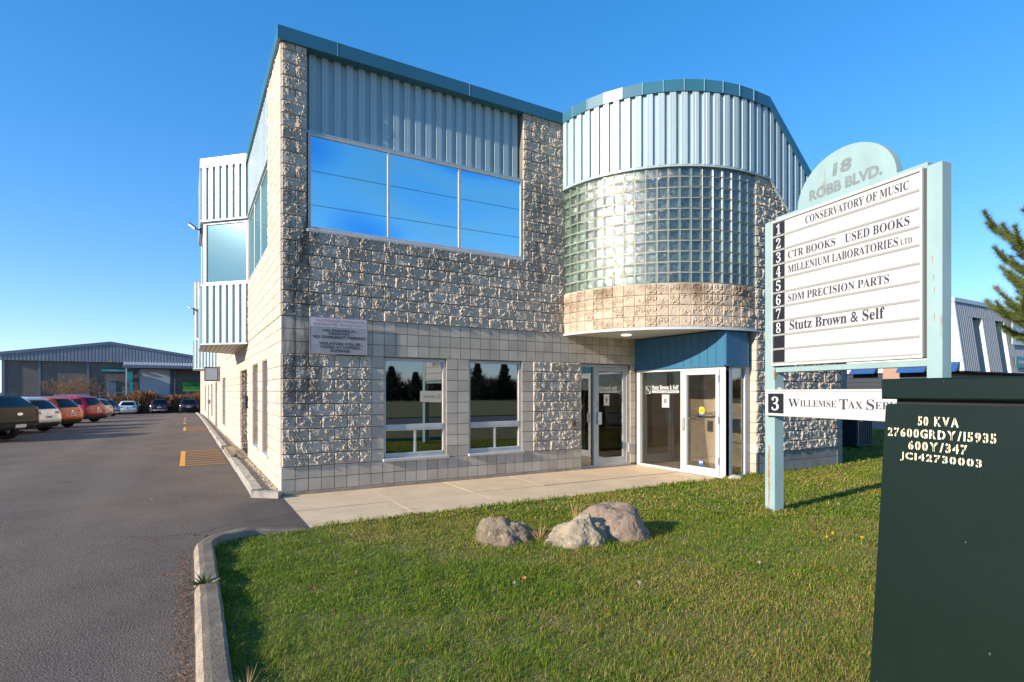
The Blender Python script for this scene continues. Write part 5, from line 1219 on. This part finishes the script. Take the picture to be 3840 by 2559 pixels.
# garage door ribs under the awnings
for k in range(10): MB().box(NX-.05, NX-.025, 9.4, 13.0, .1+.27*k, .34+.27*k, .006).build('door_panel', bpy.data.materials['dark_garage_panel'], nb)
lg = thing('clinic_sign', 'white logo board on the sloped metal front of the neighbouring building', 'sign', (44.5, fy(4.9)-.14, 4.7))
MB().box(0, 4.4, -.04, 0, 0, 1.78).build('board', mat('pale_board', (.60, .64, .68), .5), lg); M_LB = mat('clinic_blue', (.02, .22, .42), .5)
n = 26; mb = MB(); c = (.75, .75)
for r0, r1, a0, a1 in ((.52, .62, 20, 200), (.33, .40, 30, 190)):
    V = [(c[0]+r*math.cos(R_(a0+(a1-a0)*i/n)), -.046, c[1]+r*1.25*math.sin(R_(a0+(a1-a0)*i/n))) for r in (r0, r1) for i in range(n+1)]; mb.add(V, [(i, i+1, n+2+i, n+1+i) for i in range(n)])
mb.build('logo', M_LB, lg, fix=False); lt('R', frame_matrix((.55, -.048, .2), (1, 0, 0), (0, 0, 1), (0, -1, 0)), .42, .62, M_LB, lg, offset=.04); lt('CLINIC', frame_matrix((1.45, -.048, .45), (1, 0, 0), (0, 0, 1), (0, -1, 0)), 2.4, .55, M_LB, lg)
ww = thing('website_sign', 'teal board lettered www low on the sloped metal front', 'sign', (44.55, fy(3.5)-.14, 3.2))
MB().box(0, 4.2, -.04, 0, 0, .72).build('board', mat('teal_board', (.02, .22, .22), .5), ww); lt('www.', frame_matrix((.3, -.046, .2), (1, 0, 0), (0, 0, 1), (0, -1, 0)), 1.3, .28, M_SIGNW, ww, offset=.02)
ac = thing('air_conditioner', 'dark outdoor air conditioning unit beyond the rounded wing corner', 'air conditioner', (15.6, -.35, 0))
MB().box(-.4, .4, -.4, .4, .03, 1.0, .05).build('case', mat('dark_grille', (.03, .035, .045), .5), ac)
for k in range(8): MB().box(-.405+.1*k, -.385+.1*k, -.412, -.398, .12, .92).build('fin', M_STEEL if k == 0 else M_TRIM, ac)
MB().box(-.42, .42, -.42, .42, 1.0, 1.05, .02).build('top_cover', M_TRIM, ac); MB().box(-.36, -.18, -.416, -.41, .8, .92).build('data_plate', M_SIGNW, ac)

# ------------------------------------------------------------------ vegetation
def tuft_cloud(name, centres, dirs, n_per, length, width, matl, parent=None, kind=None, spread=.9, seed=1, droop=0):
    """needle or blade tufts: thin triangles fanning out of each centre"""
    rs = np.random.RandomState(seed); C_ = np.repeat(np.asarray(centres), n_per, 0); D = np.repeat(np.asarray(dirs), n_per, 0); m = len(C_)
    d = D + rs.normal(0, spread, (m, 3)); d /= np.linalg.norm(d, axis=1)[:, None] + 1e-9; l = length*rs.uniform(.65, 1.15, (m, 1))
    s_ = np.cross(d, rs.normal(0, 1, (m, 3))); s_ /= np.linalg.norm(s_, axis=1)[:, None] + 1e-9
    tip = C_ + d*l; tip[:, 2] -= droop*l[:, 0]
    V = np.stack([C_ - s_*width/2, C_ + s_*width/2, tip], 1).reshape(-1, 3); F = np.arange(3*m).reshape(-1, 3)
    return np_mesh(name, V, F, matl, parent, kind)
M_BARK = mat('pine_bark', (.09, .06, .04), .95, var=.3, vscale=9, bump=.02, bscale=14); M_NEED = mat('pine_needles', (.075, .11, .02), .6, col2=(.14, .17, .035), vscale=5)
M_CONE = mat('pine_cone', (.25, .12, .05), .85)
def pine(name, label, loc, height, prof, z0, seed, n_br, per, nlen, nw, leafm=M_NEED, cones=0, group=None, step=.13, spr=.75):
    t = thing(name, label, 'tree', loc, 0, group); rs = random.Random(seed)
    MB().tube([(.03*math.sin(k), .03*math.cos(k*1.3), height*k/8) for k in range(9)], [.16*height/8*(1-k/8.6)+.01 for k in range(9)], 8).build('trunk', M_BARK, t)
    def rad(z):
        for (a, ra), (b, rb_) in zip(prof, prof[1:]):
            if z <= b: return ra+(rb_-ra)*(z-a)/(b-a)
        return .1
    mb = MB(); cs = []; ds = []; cone_p = []
    for k in range(n_br):
        z = z0+(height-z0)*((k+rs.random())/n_br)**1.15; a = k*2.39996+rs.uniform(-.3, .3); r = rad(z)*rs.uniform(.78, 1.05); up = rs.uniform(.10, .42)
        pts = []; n = 7
        for i in range(n+1):
            q = i/n; pts.append(Vector((math.cos(a)*r*q+.05*math.sin(3*q+k), math.sin(a)*r*q, z-.10*r*math.sin(math.pi*q)*1.0+up*r*q*q)))
        mb.tube(pts, [.030*(1-i/(n+.6))+.006 for i in range(n+1)], 5)
        twigs = [pts]
        for i in range(2, n+1):
            for s_ in (1, -1):
                if rs.random() < .85:
                    b = pts[i]; d = (pts[i]-pts[i-1]).normalized(); sd = Vector((-d.y, d.x, 0))*s_; l = r*.34*rs.uniform(.5, 1.1)*(1-.4*i/n)+.12
                    tw = [b+(d*.7+sd*.8+Vector((0, 0, .35*j/4)))*l*j/4 for j in range(5)]; mb.tube(tw, [.010*(1-j/6) for j in range(5)], 4); twigs.append(tw)
        for tw in twigs:
            L = sum((b-a_).length for a_, b in zip(tw, tw[1:])); m = max(2, int(L/step)); start = .35 if tw is pts else .15
            for j in range(m+1):
                q = start+(1-start)*j/m; f = q*(len(tw)-1); i = min(int(f), len(tw)-2); p = tw[i].lerp(tw[i+1], f-i); d = (tw[i+1]-tw[i]).normalized()
                cs.append(p); ds.append(d*1.0+Vector((0, 0, .45)))
                if cones and rs.random() < cones: cone_p.append((p, d))
    mb.build('limbs', M_BARK, t, fix=False)
    tuft_cloud('crown', [tuple(c) for c in cs], [tuple(d) for d in ds], per, nlen, nw, leafm, t, None, spr, seed)
    for p, d in cone_p[:14]:
        o = MB(); o.tube([p-Vector((0, 0, .0)), p+d*.03, p+d*.06, p+d*.085], [.008, .022, .018, .004], 7); o.build('cone', M_CONE, t)
    return t
pine('pine_tree', 'green pine tree reaching in from the right edge', (11.46, -6.52, 0), 6.5, [(2.2, 1.35), (2.6, 1.62), (3.0, 1.15), (3.5, 1.5), (4.1, 1.35), (4.5, .75), (5.2, .72), (5.6, .4), (6.6, .1)], 2.35, 4, 60, 84, .12, .0052, cones=.03, step=.05, spr=1.0)
# brown leafless shrub in front of the warehouse
M_TWIG = mat('brown_twigs', (.20, .115, .055), .9, var=.25, vscale=3)
def shrub(label, loc, h, w, seed):
    t = thing('bare_shrub', label, 'shrub', loc); rs = random.Random(seed); mb = MB(); tips = []
    def grow(p, d, l, r, lev):
        q = p+d*l*.5+Vector((rs.uniform(-1, 1), rs.uniform(-1, 1), 0))*l*.05; e = p+d*l; mb.tube([p, q, e], [r, r*.85, r*.65], 4, cap=False)
        if lev == 0: tips.append((e, d)); return
        for k in range(3 if lev > 1 else 4):
            nd = (d+Vector((rs.uniform(-.75, .75), rs.uniform(-.75, .75), rs.uniform(-.25, .45)))).normalized(); grow(e, nd, l*rs.uniform(.55, .8), r*.6, lev-1)
            tips.append((e, nd))
    for k in range(11):
        a = 2*math.pi*k/11; grow(Vector((.25*math.cos(a), .25*math.sin(a), 0)), Vector((.55*math.cos(a)*w, .55*math.sin(a)*w, 1)).normalized(), h*.34, .035, 4)
    mb.build('branches', M_TWIG, t, fix=False)
    tuft_cloud('leaves', [tuple(p) for p, d in tips], [tuple(d) for p, d in tips], 2, .10, .045, mat('russet_leaves', (.30, .15, .05), .8, var=.3, vscale=4), t, None, .8, seed)
    return t
shrub('brown nearly leafless shrub in front of the warehouse wall', (wx(-12.75), 76.5, -1.35), 5.2, 1.0, 3)
# tall dry reeds at the end of the lot
rs = np.random.RandomState(8); n = 15000
X = rs.uniform(-12, 1.5, n); Y = rs.uniform(74.2, 78.2, n); hh = rs.uniform(1.6, 2.75, n)*(1-.18*np.clip((-X-7)/3, 0, 1)); hh *= .86+.2*np.sin(X*1.3)*np.sin(X*.47+1)
lean = rs.normal(0, .16, (n, 2)); w = rs.uniform(.02, .05, n); a = rs.uniform(0, np.pi, n); dx, dy = np.cos(a)*w, np.sin(a)*w
b = np.stack([X, Y, np.full(n, -1.35)], 1); mid = b+np.stack([lean[:, 0]*hh*.4, lean[:, 1]*hh*.4, hh*.6+.35], 1); tip = b+np.stack([lean[:, 0]*hh*1.1, lean[:, 1]*hh, hh+.35], 1); s_ = np.stack([dx, dy, 0*dx], 1)
V = np.stack([b-s_, b+s_, mid-s_, mid+s_, tip-s_*.5, tip+s_*.5], 1).reshape(-1, 3); k = np.arange(n)[:, None]*6
F = np.concatenate([k+np.array([[0, 1, 3, 2]]), k+np.array([[2, 3, 5, 4]])])
tn = rs.uniform(0, 1, n); c = np.array([.30, .19, .085])[None]*(1-tn[:, None])+np.array([.23, .105, .04])[None]*tn[:, None]; c = np.repeat(c*rs.uniform(.7, 1.2, (n, 1)), 6, 0)
c.reshape(n, 6, 3)[:, 4:, :] *= np.array([.9, .62, .5])
M_REED = mat('dry_reed', (.3, .2, .1), .85); at = N(M_REED, 'ShaderNodeVertexColor'); at.layer_name = 'tint'; LK(M_REED, at.outputs[0], P(M_REED).inputs['Base Color'])
rd_ = np_mesh('reeds', V, F, M_REED, None, 'stuff', colors=np.concatenate([c, np.ones((6*n, 1))], 1)); tag(rd_, 'tall dry brown reeds at the end of the parking lot', 'reeds')
# across the street, seen in the window reflections
M_SPR = mat('spruce_needles', (.018, .035, .016), .7, var=.3, vscale=2)
for i, (x, y, h_) in enumerate(((28, -80, 5.6), (33, -82, 4.8), (44, -80, 6.8), (49.6, -80, 7.2), (21, -81, 5.0), (57, -82, 7), (64, -80, 6))):
    lab = ['dark spruce mirrored in the left lower window', 'short dark spruce mirrored in the left lower window', 'dark spruce mirrored at the left of the right lower window', 'dark spruce mirrored at the right of the right lower window', 'low dark spruce farthest left across the street', 'dark spruce across the street right of the mirrored pair', 'dark spruce farthest right across the street'][i]
    pine('spruce_tree', lab, (x, y, 0), h_, [(0, h_*.26), (h_*.2, h_*.25), (h_*.6, h_*.13), (h_, .1)], .6, 20+i, 70, 12, .42, .045, M_SPR, group='spruces across the street', step=.34)
# belt of bare woodland far behind the camera, only reflected
rs = np.random.RandomState(31); m = 14000; X = rs.uniform(-55, 130, m); Y = rs.uniform(-95, -86, m); top = 4.2+.9*np.sin(X*.31)+.6*np.sin(X*.83+1)+rs.uniform(-.5, .5, m); Z = rs.uniform(.0, 1, m)**1.25*top
wd_ = tuft_cloud('distant_woodland', np.stack([X, Y, Z], 1), np.tile([[0, 0, .9]], (m, 1)), 9, 1.5, .10, mat('bare_wood', (.05, .042, .03), .9, var=.3, vscale=.4), None, 'stuff', .8, 33); tag(wd_, 'dark belt of bare trees far across the street', 'woodland')
ul = thing('power_line', 'utility pole line with two sagging wires along the street', 'power line', (0, -23, 0))
for x in (-62, 62): MB().tube([(x, 0, 0), (x, 0, 15.2)], [.17, .11], 10).build('pole', mat('pole_wood', (.14, .10, .07), .9) if x < 0 else bpy.data.materials['pole_wood'], ul); MB().box(x-.05, x+.05, -.9, .9, 14.3, 14.45).build('crossarm', bpy.data.materials['pole_wood'], ul)
for z, y, sag in ((15.0, .0, 1.0), (13.1, .3, 1.1)): MB().tube([(-62+124*i/30, y, z-sag*(1-((i-15)/15)**2)) for i in range(31)], .016, 5).build('wire', M_TRIM, ul)

# ------------------------------------------------------------------ grass
M_GRASS = mat('grass_blade', (.08, .12, .02), .62, spec=.3); at = N(M_GRASS, 'ShaderNodeVertexColor'); at.layer_name = 'tint'; LK(M_GRASS, at.outputs[0], P(M_GRASS).inputs['Base Color'])
_tr = N(M_GRASS, 'ShaderNodeBsdfTranslucent'); LK(M_GRASS, at.outputs[0], _tr.inputs['Color']); _mx = N(M_GRASS, 'ShaderNodeMixShader'); _mx.inputs[0].default_value = .38
LK(M_GRASS, P(M_GRASS).outputs[0], _mx.inputs[1]); LK(M_GRASS, _tr.outputs[0], _mx.inputs[2]); LK(M_GRASS, _mx.outputs[0], M_GRASS.node_tree.nodes['Material Output'].inputs['Surface'])
rs = np.random.RandomState(21)
def in_lawn(x, y):
    ok = (x > -1.07) & (y < -2.47) & (y > -9.6)
    c = (x < -.62) & (y > -3.06); ok &= ~(c & ((x+.62)**2+(y+3.06)**2 > .44**2))
    ok &= ~((x < 0) & (y > -2.60))
    ok |= (x > 11.8) & (y >= -2.47) & (y < 3.1)
    ok |= (x > 8.25) & (y >= -2.6) & (y < -2.52)
    return ok
def vis(x, y):
    dx, dy = x-CAM.x, y-CAM.y; D = dx*.5062+dy*.8624; Xc = dx*.8624-dy*.5062
    return (D > 1.0) & (np.abs(Xc/np.maximum(D, .1)) < .98), D
px_ = []; bands = [(1.0, 3.6, 9500), (3.6, 5.2, 7200), (5.2, 7.5, 4600), (7.5, 12, 1900), (12, 24, 700)]
for d0, d1, dens in bands:
    m = int(dens*26*14); x = rs.uniform(-1.2, 24.8, m); y = rs.uniform(-9.6, 4.4, m); ok, D = vis(x, y); k = ok & (D >= d0) & (D < d1) & in_lawn(x, y)
    px_.append(np.stack([x[k], y[k], D[k]], 1))
Pg = np.concatenate(px_); n = len(Pg)
def fbm(x, y, s, o):
    v = np.zeros_like(x)
    for a, f in ((1, 1.0), (.5, 2.1), (.25, 4.3)):
        for q in range(3):
            th = o*1.7+q*2.1+f; v += a*np.sin((x*np.cos(th)+y*np.sin(th))*s*f*(1+.37*q)+o*3+q)/3
    return v/1.0
x, y, D = Pg.T
tall = .75+.35*fbm(x, y, 2.2, 1)+.0*x; near_edge = np.exp(-np.clip(np.minimum(np.abs(y+2.47), np.abs(x+1.07)), 0, 9)/.10)
for bx, by, br in ((1.7, -4.17, .34), (2.27, -4.6, .38), (2.83, -4.56, .5), (5.54, -4.68, .12), (5.18, -6.73, .12)): near_edge = np.maximum(near_edge, np.exp(-np.abs(np.hypot(x-bx, y-by)-br)/.09))
hh = (.026+.018*np.clip(tall, .2, 1.6))*rs.uniform(.55, 1.35, n)*(1+.75*near_edge)*(1+.45*fbm(x, y, 11, 6)); wd = np.where(D < 4, .0033, np.where(D < 7, .0048, .009))*rs.uniform(.7, 1.3, n)*np.clip(D/6, 1, 2.2)
az = rs.uniform(0, 2*np.pi, n); ln = rs.uniform(.3, 1.5, n); dx, dy = np.cos(az), np.sin(az)
b = np.stack([x, y, np.full(n, .025)], 1); sd = np.stack([-dy, dx, 0*dx], 1)*(wd/2)[:, None]; dr = np.stack([dx, dy, 0*dx], 1)
mid = b+dr*(hh*ln*.35)[:, None]; mid[:, 2] += hh*.62; tip = b+dr*(hh*ln)[:, None]; tip[:, 2] += hh*(1-.25*ln)
V = np.stack([b-sd, b+sd, mid-sd*.8, mid+sd*.8, tip], 1).reshape(-1, 3); k = np.arange(n)[:, None]*5
F = np.concatenate([k+np.array([[0, 1, 3]]), k+np.array([[0, 3, 2]]), k+np.array([[2, 3, 4]])])
dry = np.clip(.42+.75*fbm(x, y, 1.5, 4)+.30*fbm(x, y, 4.5, 9)+.16*np.clip(-(y+6.3)/1.5, -1, 1)+.10*np.sin(x*.9), 0, 1)
dry = np.clip(dry + .16*np.clip((x-1)/2, -1, 1), 0, 1); dry = np.where(x < 0.1, dry*.45, dry); r_ = rs.uniform(0, 1, n)
g1 = np.array([.125, .225, .012]); g2 = np.array([.235, .27, .022]); br = np.array([.44, .315, .105])
col = np.where((r_ < .10+.66*dry)[:, None], np.where((rs.uniform(0, 1, n) < .55)[:, None], br, g2), np.where((rs.uniform(0, 1, n) < .3)[:, None], g2, g1))*rs.uniform(.65, 1.35, (n, 1))
C5 = np.repeat(np.concatenate([col, np.ones((n, 1))], 1), 5, 0)
C5.reshape(n, 5, 4)[:, 4, :3] *= 1.15
print('grass blades', n)
gr = np_mesh('grass', V, F, M_GRASS, None, 'stuff', colors=C5); tag(gr, 'short green and yellowing lawn grass', 'grass')
# taller weeds, leaves, dandelions, straw
M_WEED = mat('weed_leaf', (.07, .12, .02), .6, var=.3, vscale=9); M_STRAW = mat('dry_straw', (.40, .26, .11), .9, var=.3, vscale=20)
def weed(label, loc, n_, L, w_, m, seed, up=.8, spread=.7):
    o = tuft_cloud('weed_tuft', [loc]*n_, [(0, 0, up)]*n_, 1, L, w_, m, None, None, spread, seed, droop=.15); return tag(o, label, 'weed')
weed('leafy green weed growing out of the kerb crack', (-1.16, -4.33, .10), 46, .19, .022, M_WEED, 3, .35, .8); weed('dry straw clump at the near end of the kerb', (-1.02, -6.25, .11), 110, .17, .006, M_STRAW, 4, .2, .9)
weed('small green weed at the wall kerb by the door path', (-.28, 5.35, .08), 60, .16, .015, M_WEED, 5, .5, .9); weed('dry grass tuft between the two left boulders', (1.98, -4.40, .04), 120, .26, .007, M_STRAW, 6, .7, .7)
weed('dry grass tuft sprouting between the grey and pink boulders', (2.55, -4.63, .18), 80, .22, .006, M_STRAW, 7, .8, .7); weed('tall thin dry stalks behind the large boulder', (2.75, -4.02, .03), 26, .42, .008, M_STRAW, 8, 1.6, .35)
weed('green weed by the sign post foot', (5.66, -4.72, .03), 60, .17, .008, M_WEED, 9, .6, .7)
M_LEAF = mat('orange_leaf', (.52, .16, .03), .7, var=.3, vscale=30)
def leaf(x, y, z, s_, a, lab, grp):
    V = [(-.5, 0, .05), (-.2, .32, .18), (.15, .28, .10), (.5, 0, .16), (.15, -.3, .02), (-.2, -.28, .10), (0, 0, .0)]
    o = MB().add([(p[0]*s_, p[1]*s_, p[2]*s_) for p in V], [(0, 6, 1), (1, 6, 2), (2, 6, 3), (3, 6, 4), (4, 6, 5), (5, 6, 0)]).build('fallen_leaf', M_LEAF, None, fix=False); o.location = (x, y, z); o.rotation_euler = (.3*math.sin(a), .3, a); tag(o, lab, 'leaf', grp)
for i, (x, y) in enumerate(((-.42, -4.75), (.28, -5.55), (1.25, -4.06), (1.16, -5.4), (1.30, -6.3), (-.02, -6.2), (3.6, -5.35), (.82, -5.0))): leaf(x, y, .075, .055, i*1.3, 'curled orange fallen leaf lying in the lawn grass', 'fallen leaves on the lawn')
for i, (x, y) in enumerate(((-1.45, -3.55), (-1.62, -2.1), (-1.75, .7), (-.95, .55), (-2.6, -1.2))): leaf(x, y, .004, .05, i*1.9, 'small brown fallen leaf lying on the asphalt driveway', 'fallen leaves on the driveway')
M_PUFF = mat('dandelion_puff', (.42, .38, .32), .9); M_DAND = mat('dandelion_yellow', (.75, .48, .01), .7)
def dandelion(x, y, m, r, nm, lab, grp):
    t = thing(nm, lab, 'flower', (x, y, .03), 0, grp); MB().tube([(0, 0, 0), (.006, 0, .075)], .002, 4).build('stem', M_WEED, t)
    tuft_cloud('flower_head', [(.006, 0, .08)]*70, [(0, 0, .3)]*70, 1, r, .006, m, t, None, 1.0, 5)
for i, (x, y) in enumerate(((.98, -5.55), (1.85, -6.05), (3.15, -6.2), (8.25, -2.75), (10.95, -2.8))): dandelion(x, y, M_PUFF, .024, 'dandelion_seedhead', ['pale dandelion seedhead in the open lawn nearest the driveway', 'pale dandelion seedhead in the open lawn in front of the grey boulder', 'pale dandelion seedhead in the lawn nearest the transformer cabinet', 'pale dandelion seedhead against the wing wall corner by the vestibule', 'pale dandelion seedhead at the foot of the rounded wing corner'][i], 'dandelion seedheads on the lawn')
for i, (x, y) in enumerate(((4.55, -6.0), (4.75, -5.95), (4.85, -6.2))): dandelion(x, y, M_DAND, .02, 'dandelion_flower', ['leftmost of the three yellow dandelions near the sign', 'middle of the three yellow dandelions near the sign', 'nearest of the three yellow dandelions near the sign'][i], 'yellow dandelions by the sign')
rs3 = np.random.RandomState(44); m = 900; ly = rs3.uniform(-7.5, -2.9, m); lx = -1.27-np.abs(rs3.normal(0, .06, m))
lit = tuft_cloud('leaf_litter', np.stack([lx, ly, np.full(m, .012)], 1), np.tile([[0, .3, .05]], (m, 1)), 1, .035, .012, mat('brown_litter', (.20, .11, .06), .9, var=.4, vscale=30), None, 'stuff', .8, 45); tag(lit, 'brown leaf litter gathered along the foot of the lawn kerb', 'litter')
for v in lit.data.vertices: v.co.z = max(.006, .006+abs(v.co.z-.006)*.3)
rs2 = random.Random(9)
for i, (x, y) in enumerate(((4.28, -1.27), (6.35, -1.6), (4.05, -2.05), (1.4, -2.0))):
    o = tuft_cloud('straw_litter', [(x+rs2.uniform(-.16, .16), y+rs2.uniform(-.05, .05), .012) for _ in range(70)], [(1, 0, .02)]*70, 1, .08, .004, M_STRAW, None, None, .8, 30+i)
    for v in o.data.vertices: v.co.z = max(.006, .006+abs(v.co.z-.006)*.2)
    tag(o, ['straw litter caught in the sidewalk joint before the second window', 'straw litter on the sidewalk nearest the vestibule', 'straw litter on the sidewalk behind the large boulder', 'straw litter on the sidewalk nearest the driveway'][i], 'litter')
